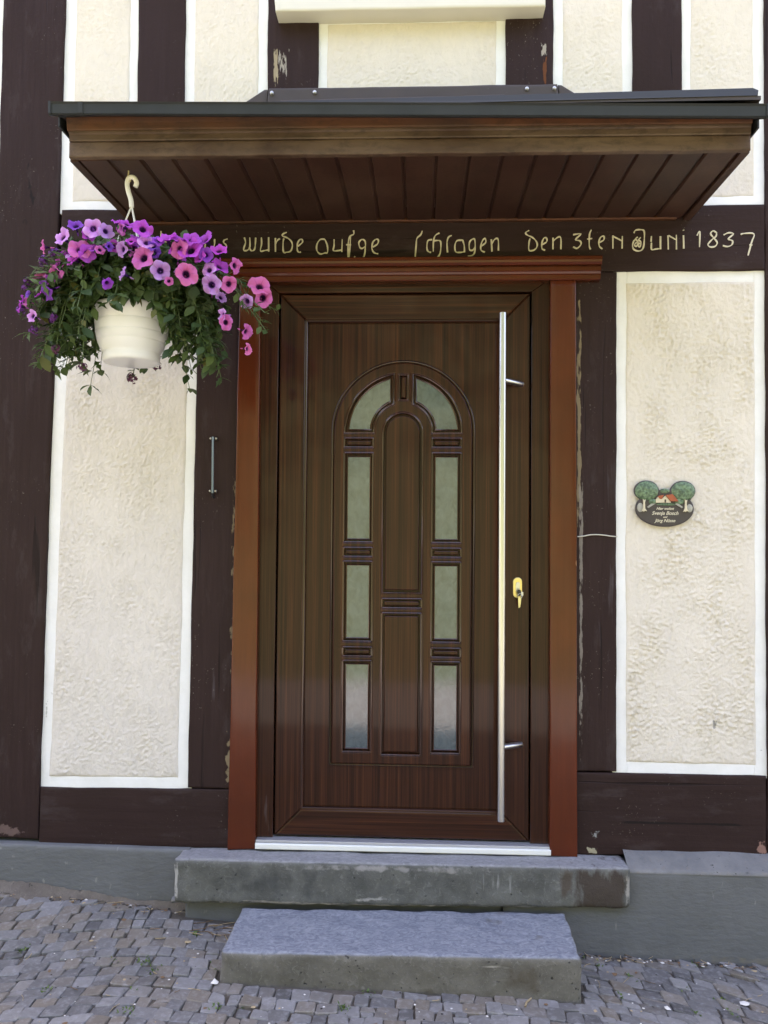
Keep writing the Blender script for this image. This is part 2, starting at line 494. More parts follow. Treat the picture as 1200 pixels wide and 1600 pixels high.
# ------------------------------------------------------------------ materials
def timber_mat(name, axis, patches=()):
    m = M(name)
    along = (60, 60, 3.2) if axis == 'z' else (3.2, 60, 60)
    g = m.noise(m.vec(along), 1.0, 5, .6, .4)
    big = m.noise(m.vec((1, 1, 1)), 3.0, 4)
    c = m.mix(g, (.0200, .0110, .0100), (.046, .0270, .0260))
    c = m.mix(m.ramp(big, [(.35, 0), (.7, 1)]), c, (.030, .0175, .0160))
    # rubbed, slightly chalky spots and flaked specks of older paint
    rub = m.ramp(m.noise(m.vec((9, 9, 3) if axis == 'z' else (3, 9, 9)), 1.3, 6, .7), [(.56, 0), (.8, .6)])
    c = m.mix(rub, c, (.075, .058, .058))
    speck = m.ramp(m.noise(m.vec((1, 1, 1)), 130, 2, .5), [(.70, 0), (.72, 1)])
    where = m.ramp(m.noise(m.vec((1, 1, 1)), 4, 3), [(.52, 0), (.66, 1)])
    c = m.mix(m.math('MULTIPLY', speck, where), c, (.19, .165, .14))
    for (cx, cz, hw, hh, col, sc, thr, sx, sz) in patches:
        c = m.mix(m.math('MULTIPLY', m.patch(cx, cz, hw, hh, sc, thr, sx, sz, .22 if col is CHALK else .07), .32 if col is CHALK else .62 if col is CAULK else .8), c, col)
    h = m.math('ADD', m.math('MULTIPLY', g, .7), m.math('MULTIPLY', m.noise(m.vec((1, 1, 1)), 60, 5, .6), .6))
    crack = m.ramp(m.noise(m.vec((26, 26, 1.3) if axis == 'z' else (1.3, 26, 26)), 1.0, 3, .5, .6), [(.30, 0), (.34, 1)])
    h = m.math('ADD', h, m.math('MULTIPLY', crack, .8))
    c = m.mix(m.math('MULTIPLY', m.math('SUBTRACT', 1.0, crack), .55), c, (.008, .006, .006))
    return m.fin(c, m.ramp(big, [(.3, .46), (.7, .62)]), m.bump(h, .9, .0026), Specular_IOR_Level=.10)

PALE = (.42, .38, .33); RUST = (.16, .055, .02); DARK = (.012, .010, .010); CHALK = (.17, .15, .165); CAULK = (.33, .26, .16)
T_POST = timber_mat('dark brown painted oak, upright', 'z', [
    (-.553, 2.998, .042, .10, PALE, 46, .62, 3, .5), (-.575, 2.99, .012, .10, (.40, .33, .22), 46, .45, 3, .6),
    (.452, 3.035, .016, .035, PALE, 60, .5, 2, .7), (.455, 2.955, .010, .07, RUST, 50, .45, 2, .5),
    (-1.53, 2.50, .07, .30, DARK, 22, .74, 1.5, .6), (-1.50, 2.43, .03, .09, RUST, 50, .80, 1, 1), (-1.55, 2.95, .05, .35, DARK, 26, .83, 1.5, .5),
    (-1.53, .45, .09, .45, (.28, .24, .19), 90, .97, 1, 1), (-1.58, .055, .10, .035, (.15, .10, .09), 40, .55, 1, 1),
    (-.712, 1.0, .022, .95, CAULK, 30, .66, 2, .6), (-.716, .33, .028, .16, CAULK, 34, .55, 1.3, 1), (-.78, .62, .03, .4, CHALK, 10, .78, 5, .6),
    (.585, 1.6, .014, .7, CAULK, 34, .55, 2, .4), (.592, .9, .012, 1.0, (.25, .22, .19), 40, .58, 2, .4), (.70, 1.1, .028, .9, CHALK, 9, .70, 6, .5), (.66, .80, .06, .28, CHALK, 7, .72, 9, .8),
    (.64, 1.95, .06, .20, (.30, .25, .17), 60, .93, 2, .5)])
T_BEAM = timber_mat('dark brown painted oak, lying', 'x', [
    (-.76, .06, .03, .05, (.20, .18, .19), 40, .78, 1, 1), (.64, .085, .035, .025, (.28, .29, .29), 50, .55, 1, 1), (.635, .03, .03, .018, (.42, .38, .27), 50, .5, 1, 1),
    (.73, .055, .035, .04, CHALK, 45, .72, 1, .6), (1.245, .06, .03, .05, (.30, .17, .14), 34, .6, 1, 1), (1.09, .245, .07, .012, (.30, .24, .18), 40, .78, .5, 2), (.95, .135, .34, .006, DARK, 18, .45, .6, 2),
    (.70, 2.22, .05, .04, (.25, .22, .18), 60, .9, 1, 1)])

def plaster_mat(name, col, dirt):
    m = M(name); v = m.vec()
    n1 = m.noise(v, 3.5, 4); n2 = m.noise(v, 120, 4, .7); n3 = m.noise(m.vec((1, 1, .6)), 45, 4, .6, .5)
    c = m.mix(m.ramp(n1, [(.3, 0), (.7, 1)]), [x * .93 for x in col], col)
    c = m.mix(m.math('MULTIPLY', m.ramp(m.noise(m.vec((1, 1, .25)), 9, 5, .7), [(.52, 0), (.8, 1)]), .35), c, [x * .80 for x in col])
    c = m.mix(m.math('MULTIPLY', m.ramp(n3, [(.3, 1), (.55, 0)]), dirt), c, [x * .72 for x in col])
    if name.startswith('cream'):
        for p in ((1.082, .495, .013, .036, (.33, .32, .30), 38, .62, 2, .6), ):
            c = m.mix(m.patch(*p[:4], *p[5:]), c, p[4])
    h = m.math('ADD', m.math('MULTIPLY', n2, .35), n3)
    return m.fin(c, .88, m.bump(h, .8, .006), Specular_IOR_Level=.25)
PLASTER = plaster_mat('cream rough render', (.75, .69, .605), .2)
PLASTER_L = plaster_mat('pale weathered render', (.70, .650, .590), .35)

def white_mat():
    m = M('white lime paint'); v = m.vec()
    c = m.mix(m.ramp(m.noise(v, 7, 5, .7), [(.35, 0), (.75, 1)]), (.84, .84, .83), (.74, .74, .72))
    spots = m.ramp(m.noise(m.vec((1, 1, .7)), 26, 3), [(.74, 0), (.78, 1)])
    c = m.mix(m.math('MULTIPLY', spots, .5), c, (.42, .40, .38))
    for p in ((1.252, .405, .016, .009, (.40, .40, .41), 60, .66, 1, 1), (-1.43, .50, .006, .06, (.5, .5, .48), 50, .5, 1, 1)):
        c = m.mix(m.patch(*p[:4], *p[5:]), c, p[4])
    return m.fin(c, .7, m.bump(m.noise(v, 70, 5, .6), .5, .0015), Specular_IOR_Level=.3)
WHITE = white_mat()

def door_wood(name, axis, dark=1.0):
    m = M(name)
    st = (75, 24, .7) if axis == 'z' else (.7, 24, 75)
    fine = (330, 60, 3.0) if axis == 'z' else (3.0, 60, 330)
    a = m.noise(m.vec(st), 1.0, 3, .55, .25); b = m.noise(m.vec(fine), 1.0, 3, .6)
    c = m.ramp(a, [(.28, [x * dark for x in (.023, .0092, .0054)]), (.5, [x * dark for x in (.044, .0155, .0080)]), (.72, [x * dark for x in (.078, .0265, .0122)])])
    c = m.mix(m.math('MULTIPLY', m.ramp(b, [(.35, 1), (.6, 0)]), .6), c, (.012, .0065, .005))
    c = m.mix(m.math('MULTIPLY', m.patch(-.585, .15, .03, .13, 12, .62, 4, .5, .3), .30), c, (.25, .22, .23))
    return m.fin(c, .32, m.bump(b, .2, .0006), Specular_IOR_Level=.07, Coat_Weight=.30, Coat_Roughness=.07)
WOOD_E = door_wood('dark sapele foil, moulded edge', 'z')
WOOD_E.node_tree.nodes['Principled BSDF'].inputs['Coat Weight'].default_value = 1.0
WOOD_E.node_tree.nodes['Principled BSDF'].inputs['Coat Roughness'].default_value = .12
WOOD_V = door_wood('dark sapele foil, upright', 'z'); WOOD_H = door_wood('dark sapele foil, lying', 'x')

def jamb_mat():
    m = M('glossy red brown varnish'); v = m.vec()
    g = m.noise(m.vec((70, 70, 2.5)), 1.0, 6, .7, .3)
    c = m.mix(g, (.072, .0140, .0042), (.118, .0225, .0062))
    c = m.mix(m.ramp(m.noise(v, 4, 3), [(.4, 0), (.7, .6)]), c, (.062, .0135, .0042))
    nails = m.ramp(m.voro(m.vec((1, 0, .35)), 12), [(.0, 1), (.035, 1), (.05, 0)])
    c = m.mix(m.math('MULTIPLY', nails, .7), c, (.33, .17, .09))
    return m.fin(c, .26, m.bump(m.math('ADD', g, m.noise(v, 90, 4)), .35, .0016), Specular_IOR_Level=.12, Coat_Weight=.48, Coat_Roughness=.13)
JAMB = jamb_mat()

def canopy_wood(name, axis, c0, c1, c2, wear):
    m = M(name)
    st = (26, 2.2, 26) if axis == 'y' else (2.2, 26, 26)
    g = m.noise(m.vec(st), 1.0, 6, .65, .6); big = m.noise(m.vec(), 4, 4)
    inf = m.n('ShaderNodeObjectInfo')
    c = m.mix(g, c0, c1)
    mold = m.noise(m.vec((.6, .6, 1.6) if axis == 'x' else (1, .4, 1)), 26, 6, .75, .6)
    c = m.mix(m.math('MULTIPLY', m.ramp(big, [(.42, 0), (.68, 1)]), wear), c, c2)
    c = m.mix(m.math('MULTIPLY', m.ramp(mold, [(.48, 0), (.66, 1)]), .55 if axis == 'x' else .3), c, [q * .32 for q in c0])
    hs = m.n('ShaderNodeHueSaturation'); m.l(c, hs.inputs['Color'])
    m.l(m.math('ADD', m.math('MULTIPLY', inf.outputs['Random'], .35), .82), hs.inputs['Value'])
    return m.fin(hs.outputs[0], .55, m.bump(m.math('ADD', g, m.noise(m.vec(), 90, 3)), .4, .0012), Specular_IOR_Level=.35)
SOFFIT = canopy_wood('stained soffit boards', 'y', (.030, .0105, .0065), (.060, .0235, .0145), (.080, .042, .027), .5)
FASCIA = canopy_wood('weathered fascia board', 'x', (.060, .033, .021), (.165, .108, .070), (.045, .020, .011), .85)
MOULD = canopy_wood('red brown moulding', 'x', (.060, .020, .008), (.120, .044, .016), (.035, .019, .013), .8)

def metal_sheet(name, col, rough):
    m = M(name); v = m.vec()
    n = m.noise(v, 9, 5, .65); n2 = m.noise(m.vec((1, 1, 3)), 45, 4, .7)
    c = m.mix(n, [x * .75 for x in col], [x * 1.25 for x in col])
    c = m.mix(m.ramp(n2, [(.68, 0), (.75, .55)]), c, (.17, .165, .155))
    return m.fin(c, m.ramp(n, [(.3, rough - .1), (.7, rough + .12)]), m.bump(n, .2, .002), Metallic=.0, Specular_IOR_Level=.3)
GUTTER = metal_sheet('anthracite gutter metal', (.024, .027, .028), .45)
FLASH = metal_sheet('brown grey flashing', (.066, .053, .051), .5)

def stone_mat(name, c0, c1, c2, pit=1.0, patches=(), top=None):
    m = M(name); v = m.vec()
    n = m.noise(v, 8, 6, .7); f = m.noise(v, 140, 3, .6); s = m.noise(m.vec((1, 1, 1)), 38, 5, .7, 1.2)
    c = m.mix(m.ramp(n, [(.3, 0), (.7, 1)]), c0, c1)
    c = m.mix(m.math('MULTIPLY', m.ramp(s, [(.55, 0), (.72, 1)]), .6), c, c2)
    c = m.mix(m.ramp(f, [(.62, 0), (.75, .4)]), c, [x * 1.3 for x in c2])
    pits = m.ramp(m.noise(v, 75, 2, .5), [(.27, 1), (.31, 0)])
    c = m.mix(m.math('MULTIPLY', pits, .8), c, (.02, .02, .02))
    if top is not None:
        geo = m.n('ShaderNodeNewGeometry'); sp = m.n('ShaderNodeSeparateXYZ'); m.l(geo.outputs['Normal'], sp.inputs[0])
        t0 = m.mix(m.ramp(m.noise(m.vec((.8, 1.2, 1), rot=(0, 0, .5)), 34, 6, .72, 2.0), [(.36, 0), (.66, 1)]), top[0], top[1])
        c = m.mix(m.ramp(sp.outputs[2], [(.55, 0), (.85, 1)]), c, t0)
    for (cx, cz, hw, hh, col, sc, thr, sx, sz) in patches:
        c = m.mix(m.patch(cx, cz, hw, hh, sc, thr, sx, sz, .18), c, col)
    h = m.math('SUBTRACT', m.math('ADD', s, m.math('MULTIPLY', f, .3)), m.math('MULTIPLY', pits, .9))
    return m.fin(c, .75, m.bump(h, .6 * pit, .003), Specular_IOR_Level=.35)
SLAB = stone_mat('cast stone slab', (.062, .064, .058), (.135, .136, .124), (.20, .20, .188), 1.6, [
    (-.55, -.07, .30, .08, (.055, .057, .054), 9, .55, 1, .7), (.28, -.05, .20, .09, (.26, .26, .25), 26, .72, 5, .22), (-.1, -.01, .7, .02, (.24, .23, .22), 20, .6, 1, 1),
    (.645, -.065, .115, .085, (.055, .042, .034), 14, .35, 2.2, .8), (.52, -.05, .035, .09, (.075, .06, .048), 12, .55, 2, .5),
    (.10, -.06, .36, .10, (.30, .30, .29), 22, .86, 4, .25), (-.45, -.03, .08, .06, (.30, .30, .29), 30, .82, 1.5, .6), (-.15, -.118, .30, .02, (.32, .31, .29), 24, .70, 1, 1.5),
    (-.1, -.145, .80, .014, (.30, .275, .245), 20, .42, 1, 2), (-.882, -.07, .012, .085, (.34, .33, .31), 30, .42, 1, 1), (.735, -.06, .013, .08, (.30, .28, .25), 30, .5, 1, 1)],
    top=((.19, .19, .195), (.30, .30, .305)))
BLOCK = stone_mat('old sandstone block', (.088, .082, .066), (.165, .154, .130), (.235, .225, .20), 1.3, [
    (.32, -.22, .12, .09, (.085, .072, .052), 8, .5, 1, .6), (-.1, -.30, .5, .06, (.10, .09, .07), 12, .5, 1, 1), (.0, -.21, .4, .05, (.27, .25, .215), 30, .86, 3, .3),
    (.2, -.185, .3, .012, (.33, .31, .27), 12, .72, .6, 2), (-.35, -.20, .08, .03, (.26, .24, .2), 20, .7, .8, 1.5)],
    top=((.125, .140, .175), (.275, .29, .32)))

def plinth_mat():
    m = M('grey plinth paint'); v = m.vec()
    n = m.noise(v, 4, 5, .6); s = m.noise(m.vec((1, 1, 2.2)), 30, 4, .6)
    c = m.mix(n, (.098, .104, .108), (.142, .146, .150))
    sc = m.ramp(m.noise(m.vec((1, 1, .5), rot=(0, .5, 0)), 40, 3), [(.68, 0), (.74, .6)])
    c = m.mix(sc, c, (.26, .26, .25))
    c = m.mix(m.ramp(m.noise(v, 9, 6, .7), [(.5, 0), (.75, .5)]), c, (.085, .085, .08))
    for p in ((.70, -.20, .02, .10, (.22, .215, .20), 20, .75, 4, .3), (1.35, -.31, .9, .03, (.15, .14, .12), 20, .6, 1, 1), (-1.2, -.17, .5, .03, (.17, .15, .13), 24, .8, 1, 1)):
        c = m.mix(m.patch(*p[:4], *p[5:], .15), c, p[4])
    return m.fin(c, .62, m.bump(m.math('ADD', m.math('MULTIPLY', n, 2.0), s), .6, .005), Specular_IOR_Level=.4)
PLINTH = plinth_mat()
LEDGE = stone_mat('plinth ledge cement', (.125, .128, .132), (.205, .203, .200), (.20, .165, .135), .9)
MORTAR = stone_mat('sandy mortar', (.085, .070, .058), (.15, .128, .108), (.20, .17, .145), 1.6)

def cobble_mat():
    m = M('grey paving stone'); v = m.vec(src='Object')
    at = m.n('ShaderNodeAttribute'); at.attribute_name = 'tone'
    sp = m.n('ShaderNodeSeparateColor'); m.l(at.outputs['Color'], sp.inputs[0])
    c = m.mix(sp.outputs[0], (.072, .070, .069), (.215, .209, .205))
    c = m.mix(m.ramp(sp.outputs[1], [(.60, 0), (.95, .85)]), c, (.168, .142, .112))
    n = m.noise(v, 55, 5, .65)
    c = m.mix(m.math('MULTIPLY', m.ramp(n, [(.5, 0), (.75, 1)]), .55), c, (.32, .32, .335))
    c = m.mix(m.math('MULTIPLY', m.ramp(n, [(.25, 1), (.42, 0)]), .5), c, (.075, .072, .072))
    return m.fin(c, .56, m.bump(m.math('ADD', n, m.noise(v, 18, 3)), .6, .003), Specular_IOR_Level=.5)
COBBLE = cobble_mat()
BED = stone_mat('earthy joint sand', (.060, .050, .040), (.105, .090, .072), (.14, .12, .10), 1.4)
STEEL = M('brushed steel').fin((.58, .58, .58), .30, None, Metallic=1.0)
BRASS = M('pale brass').fin((.70, .58, .28), .28, None, Metallic=1.0)
KEYM = M('key metal').fin((.62, .56, .36), .3, None, Metallic=1.0)
BLACKP = simple('black plastic', (.012, .012, .013), .35)
CREAM = simple('cream white sill paint', (.66, .64, .56), .5, .06, 8)
THRESH = simple('pale grey threshold', (.72, .73, .70), .4, .06, 14)
SILVER = simple('silver aluminium', (.55, .56, .60), .35, .06, 14, Metallic=.6)
ROOFT = simple('clay roof tile', (.22, .09, .055), .8, .25, 6)
DARKIN = simple('dark interior', (.02, .018, .016), .8)

def glass_mat():
    m = M('textured pale glass'); v = m.vec()
    n = m.noise(v, 160, 3, .6); n2 = m.noise(m.vec((1, 1, .7)), 38, 4, .65, .8)
    c = m.mix(m.ramp(n2, [(.3, 0), (.7, 1)]), (.026, .046, .054), (.068, .100, .112))
    return m.fin(c, .045, m.bump(m.math('ADD', m.math('MULTIPLY', n, .5), n2), .16, .0010), IOR=1.85, Specular_IOR_Level=.5)
GLASS = glass_mat()

# ------------------------------------------------------------------ ground
def gz(x, y):
    """height of the sloping lane; it falls to the right along the wall"""
    wall = np.interp(x, [-6, -1.6, -.92, .57, 1.25, 6], [.05, -.146, -.203, -.305, -.328, -.55])
    front = np.interp(x, [-6, -1.6, -.64, .51, 1.25, 6], [-.02, -.225, -.259, -.282, -.322, -.55])
    t = np.clip(-np.asarray(y) / .44, 0, 1)
    z = wall * (1 - t) + front * t
    far = np.clip((-np.asarray(y) - 1.5) / 6, 0, 1); far = far * far * (3 - 2 * far)
    return z * (1 - far) - .27 * far

def sheet(name, xs, ys, dz, mat, kind='structure', zf=None):
    X, Y = np.meshgrid(xs, ys)
    Z = (zf or gz)(X, Y) + dz
    nx, ny = len(xs), len(ys)
    V = np.stack([X, Y, Z], -1).reshape(-1, 3)
    I = np.arange(nx * ny).reshape(ny, nx)
    F = np.stack([I[:-1, :-1], I[1:, :-1], I[1:, 1:], I[:-1, 1:]], -1).reshape(-1, 4)
    F = F[:, ::-1] if ys[1] > ys[0] else F
    o = mesh_obj(name, V, F.tolist(), mat)
    return tag(o, kind=kind)

def grass_mat():
    m = M('meadow grass'); v = m.vec()
    c = m.mix(m.noise(v, 1.3, 5), (.035, .05, .016), (.08, .09, .035))
    return m.fin(c, .9, m.bump(m.noise(v, 14, 4), .8, .05))
def road_mat():
    m = M('old asphalt'); v = m.vec()
    c = m.mix(m.noise(v, 2, 5), (.11, .110, .108), (.16, .16, .158))
    return m.fin(c, .85, m.bump(m.noise(v, 120, 3), .5, .004))
xs = [-150, -80, -40, -20, -12, -8, -6, -5, -4, -3, -2.4, -2, -1.6, -1.2, -.92, -.64, 0, .51, 1.25, 1.6, 2, 2.5, 3, 4, 5, 6, 8, 12, 20, 40, 80, 150]
def far_z(x, y):
    y = np.asarray(y)
    rise = np.clip((-y - 5.3) / 30, 0, 1.5)
    return gz(x, y) + rise * 15
ground = sheet('ground', xs, [150, 60, 20, 8, 3, 1, .4, 0, -.44, -.9, -1.5, -2.2, -3, -4, -5, -5.3, -6, -7, -8, -10, -13, -18, -26, -40, -70, -150], -.035, grass_mat(), zf=far_z)
road = sheet('road', xs[3:-3], [-1.85, -2.2, -3, -3.5, -4, -4.4, -4.8, -5.2], -.008, road_mat(), zf=far_z)

# ------------------------------------------------------------------ the house
house = empty('half_timbered_house')
tag(house, 'half timbered house front with cream render fields, dark brown beams and canopied front door', 'house')

def tiled(x, y):
    return fbm(x, y, 3)
def rough_coat(seed, amp, size):
    def f(X, Z):
        wx = perlin(X / .05 + seed, Z / .05) * .012; wz = perlin(X / .05 + 40 + seed, Z / .05) * .012
        wx *= .5; wz *= .5
        a = fbm((X + wx) / size, (Z + wz) / (size * .8) + seed, 4)
        amp_ = amp * np.clip(.75 + 1.3 * fbm(X / .16 + seed, Z / .22 + 4, 2), .25, 1.5)
        b = np.clip(perlin((X + wx) / (size * .55) + 9, (Z + wz * 2) / (size * .45) + seed), 0, 1)
        return 2.6 * amp_ * (a * 1.0 + b * 1.3) + fbm(X / .3 + seed, Z / .3, 2) * .004
    return f

def post(q, y=-.012, wob=.004): return relief('timber_post', q, y, .06, T_POST, house, .018, .003, .10, wob, .004, .007, aniso=(1.6, .35))
def beam(q, y=-.012, wob=.004): return relief('timber_beam', q, y, .06, T_BEAM, house, .018, .003, .10, wob, .004, .007, aniso=(.35, 1.6))

# uprights
post([(-1.672, .025), (-1.449, .02), (-1.404, 3.62), (-1.655, 3.62)], -.014)
post([(-.878, .225), (-.655, .225), (-.655, 2.180), (-.863, 2.180)])
post([(.545, .318), (.7225, .318), (.7245, 2.178), (.545, 2.178)])
post([(1.268, .02), (1.475, .02), (1.480, 3.62), (1.276, 3.62)], -.014)
for a, b in ((-1.117, -.932), (-.608, -.410), (.308, .488), (.785, .9685)):
    post([(a, 2.440), (b, 2.440), (b, 3.62), (a, 3.62)])
# lying timbers
text_beam = beam([(-1.408, 2.186), (1.270, 2.182), (1.272, 2.430), (-1.405, 2.438)], -.013)
beam([(-1.446, .003), (-.70, .003), (-.70, .2215), (-1.446, .2145)])
beam([(.545, .012), (1.265, .020), (1.265, .313), (.545, .313)])
beam([(-3.2, .03), (-1.676, .03), (-1.676, .21), (-3.2, .21)]); beam([(1.479, .02), (3.2, .02), (3.2, .31), (1.479, .31)])
beam([(-3.2, 2.186), (-1.668, 2.186), (-1.664, 2.436), (-3.2, 2.436)]); beam([(1.481, 2.182), (3.2, 2.182), (3.2, 2.432), (1.481, 2.432)])
beam([(-3.2, 3.625), (3.2, 3.625), (3.2, 3.86), (-3.2, 3.86)])
post([(-3.2, .03), (-2.95, .03), (-2.95, 3.62), (-3.2, 3.62)], -.014); post([(2.45, .03), (2.66, .03), (2.66, 3.62), (2.45, 3.62)], -.014)
post([(-2.30, 2.44), (-2.12, 2.44), (-2.12, 3.62), (-2.30, 3.62)])

def panel(q, mat, b=(.033, .033, .033, .033), amp=.0011, size=.012, seed=0.0):
    """render field with its painted white border; q = BL BR TR TL; b = left right bottom top border widths"""
    q = [Vector((p[0], p[1])) for p in q]
    BL, BR, TR, TL = q
    l, r, bo, t = b
    iBL = Vector((BL.x + l, BL.y + bo)); iBR = Vector((BR.x - r, BR.y + bo)); iTR = Vector((TR.x - r, TR.y - t)); iTL = Vector((TL.x + l, TL.y - t))
    pf = relief('plaster_panel', [iBL, iBR, iTR, iTL], -.0045, .03, mat, house, .0050, 0, .1, .005, .005, .010, height=rough_coat(seed, amp, size))
    e = .012
    # border strips run under the timber edge and under the rim of the field; they butt at the corners
    for k, (A, B, C, D) in enumerate(((BL + Vector((-e, -e)), iBL + Vector((.004, .004 - bo - e)), iTL + Vector((.004, t + e - .004)), TL + Vector((-e, e))),
                                      (iBR + Vector((-.004, -bo - e)), BR + Vector((e, -e)), TR + Vector((e, e)), iTR + Vector((-.004, t + e))),
                                      (BL + Vector((l + .0042, -e)), BR + Vector((-r - .0042, -e)), iBR + Vector((-.0042, .004)), iBL + Vector((.0042, .004))),
                                      (iTL + Vector((.0042, -.004)), iTR + Vector((-.0042, -.004)), TR + Vector((-r - .0042, e)), TL + Vector((l + .0042, e))))):
        relief('painted_border', [A, B, C, D], -.0015, .03, WHITE, pf, .02, .0018, .08, .0012, .0005, .002)
    return pf
panel([(-1.446, .2175), (-.876, .2235), (-.862, 2.183), (-1.404, 2.185)], PLASTER_L, (.032, .040, .036, .034), .0014, .012, 3.1)
panel([(.7225, .3155), (1.2665, .3155), (1.273, 2.180), (.7245, 2.176)], PLASTER, (.036, .036, .036, .036), .0025, .0125, 7.7)
panel([(-1.405, 2.438), (-1.117, 2.437), (-1.117, 3.622), (-1.404, 3.622)], PLASTER, (.036, .034, .034, .03), .0009, .012, 11.0)
panel([(-.932, 2.437), (-.608, 2.436), (-.608, 3.622), (-.932, 3.622)], PLASTER, (.036, .036, .034, .03), .0009, .012, 15.0)
panel([(-.410, 2.436), (.308, 2.435), (.308, 3.185), (-.410, 3.185)], PLASTER, (.032, .036, .034, .030), .0011, .012, 19.0)
panel([(.488, 2.434), (.785, 2.433), (.785, 3.622), (.488, 3.622)], PLASTER, (.036, .036, .034, .03), .0010, .012, 23.0)
panel([(.9685, 2.432), (1.276, 2.431), (1.276, 3.622), (.9685, 3.622)], PLASTER, (.034, .040, .034, .03), .0010, .012, 27.0)
panel([(-2.945, .211), (-1.672, .211), (-1.668, 2.184), (-2.945, 2.184)], PLASTER_L, (.034, .034, .034, .034), .0010, .016, 31.0)
panel([(1.477, .311), (2.448, .311), (2.448, 2.180), (1.479, 2.180)], PLASTER, (.034, .034, .034, .034), .0012, .014, 35.0)
panel([(-2.118, 2.438), (-1.664, 2.438), (-1.657, 3.622), (-2.118, 3.622)], PLASTER, (.034, .034, .034, .034), .0010, .014, 39.0)
panel([(-2.945, 2.438), (-2.302, 2.438), (-2.302, 3.622), (-2.945, 3.622)], PLASTER, (.034, .034, .034, .034), .0010, .014, 41.0)
panel([(1.482, 2.434), (2.448, 2.434), (2.448, 3.622), (1.482, 3.622)], PLASTER, (.034, .034, .034, .034), .0010, .014, 43.0)

# masonry behind, upper storey and roof (they keep the sun off the front)
bm = bmesh.new()
box_bm(bm, -5.2, 5.2, .15, 7.0, -.6, 5.0)
bm_obj('wall', bm, PLASTER, house)
bm = bmesh.new()
box_bm(bm, -5.2, -3.202, .0, .148, .03, 5.0); box_bm(bm, 3.202, 5.2, .0, .148, .03, 5.0); box_bm(bm, -3.20, 3.20, .002, .148, 3.862, 5.0)
box_bm(bm, 2.662, 3.2, .003, .147, .31, 3.62)
bm_obj('outer_wall', bm, PLASTER, house)
bm = bmesh.new()
R_ = [(-5.5, -.42, 4.95), (5.5, -.42, 4.95), (5.5, 3.5, 8.87), (-5.5, 3.5, 8.87), (5.5, 7.4, 4.95), (-5.5, 7.4, 4.95)]
vv = [bm.verts.new(p) for p in R_]
bm.faces.new((vv[0], vv[1], vv[2], vv[3])); bm.faces.new((vv[3], vv[2], vv[4], vv[5])); bm.faces.new((vv[0], vv[3], vv[5])); bm.faces.new((vv[1], vv[4], vv[2])); bm.faces.new((vv[0], vv[5], vv[4], vv[1]))
bm_obj('roof', bm, ROOFT, house)

# window above the door: only its sill reaches into the picture
win = box('window', -.40, .30, -.02, .07, 3.255, 3.62, CREAM, house, .004)
for a, b in ((-.34, -.075), (-.025, .24)):
    box('pane', a, b, -.026, -.016, 3.31, 3.60, GLASS, win)
sill = relief('sill', [(-.566, 3.158), (.447, 3.156), (.447, 3.212), (-.571, 3.207)], -.085, .10, CREAM, win, .03, .001, .2, .002, .006, .010)
relief('window_board', [(-.53, 3.2125), (.42, 3.2125), (.42, 3.254), (-.53, 3.254)], -.035, .10, CREAM, win, .03, .001, .2, .001, .004, .008)

# plinth
def base_wall(x0, x1, y, zt0, zt1, bev=.012):
    return relief('plinth', [(x0, float(gz(x0, y)) - .12), (x1, float(gz(x1, y)) - .12), (x1, zt1), (x0, zt0)], y, .15, PLINTH, house, .03, .005, .25, .003, .010, .014)
pl = base_wall(-3.2, -.86, -.038, .024, .004)
pr = base_wall(.30, 3.2, -.1005, -.003, -.010)
base_wall(-.86, .30, -.085, -.14, -.14)
# sloping cement ledge on the right
V = []; F = []
N = 60
for i in range(N + 1):
    x = .7445 + (3.2 - .7445) * i / N
    w = float(perlin(x * 9, .3)) * .003; w2 = float(perlin(x * 7, 4.3)) * .004
    V += [(x, -.102 + w * .4, -.014), (x, -.101 + w * .4, -.005 + w * .6), (x, -.090, .000 + w), (x, -.05, .020 + w2), (x, -.006, .038 + w2), (x, .02, .040)]
for i in range(N):
    for k in range(5):
        a = i * 6 + k; F.append((a, a + 6, a + 7, a + 1))
mesh_obj('plinth_ledge', V, F, LEDGE, pr)
# rough mortar fillet along the foot of the left plinth
V = []; F = []; N = 130
for i in range(N + 1):
    x = -2.4 + (1.56) * i / N
    g0 = float(gz(x, -.05))
    hh = .018 + .016 * float(fbm(np.array(x * 6), np.array(1.7))) + .02 * max(0, min(1, (-1.15 - x) / .3))
    ww = .022 + .016 * float(fbm(np.array(x * 8), np.array(7.7))) + .02 * max(0, min(1, (-1.15 - x) / .3))
    for k in range(6):
        t = k / 5
        V.append((x, -.030 - .012 - ww * t + .004 * float(perlin(x * 60, k * .9)), g0 - .012 + (hh + .012) * (1 - t) ** 1.3 + .004 * float(perlin(x * 70, k * 1.3 + 5))))
for i in range(N):
    for k in range(5):
        a = i * 6 + k; F.append((a, a + 1, a + 7, a + 6))
mesh_obj('mortar_fillet', V, F, MORTAR, pl)

# door surround
relief('door_jamb', [(-.717, .006), (-.613, .012), (-.6195, 2.142), (-.699, 2.142)], -.036, .05, JAMB, house, .03, .0008, .3, .0012, .004, .006)
relief('door_jamb', [(.4755, .014), (.5765, .010), (.5695, 2.142), (.4745, 2.142)], -.036, .05, JAMB, house, .03, .0008, .3, .0012, .004, .006)
prism_x('door_cornice', [(.02, 2.140), (-.044, 2.140), (-.047, 2.143), (-.047, 2.158), (-.053, 2.161), (-.056, 2.168), (-.060, 2.171), (-.060, 2.182), (-.052, 2.184), (-.052, 2.188), (-.070, 2.190), (-.076, 2.198), (-.078, 2.206), (-.081, 2.207), (-.081, 2.217), (-.078, 2.220), (.0, 2.220)], -.795, .657, JAMB, house)

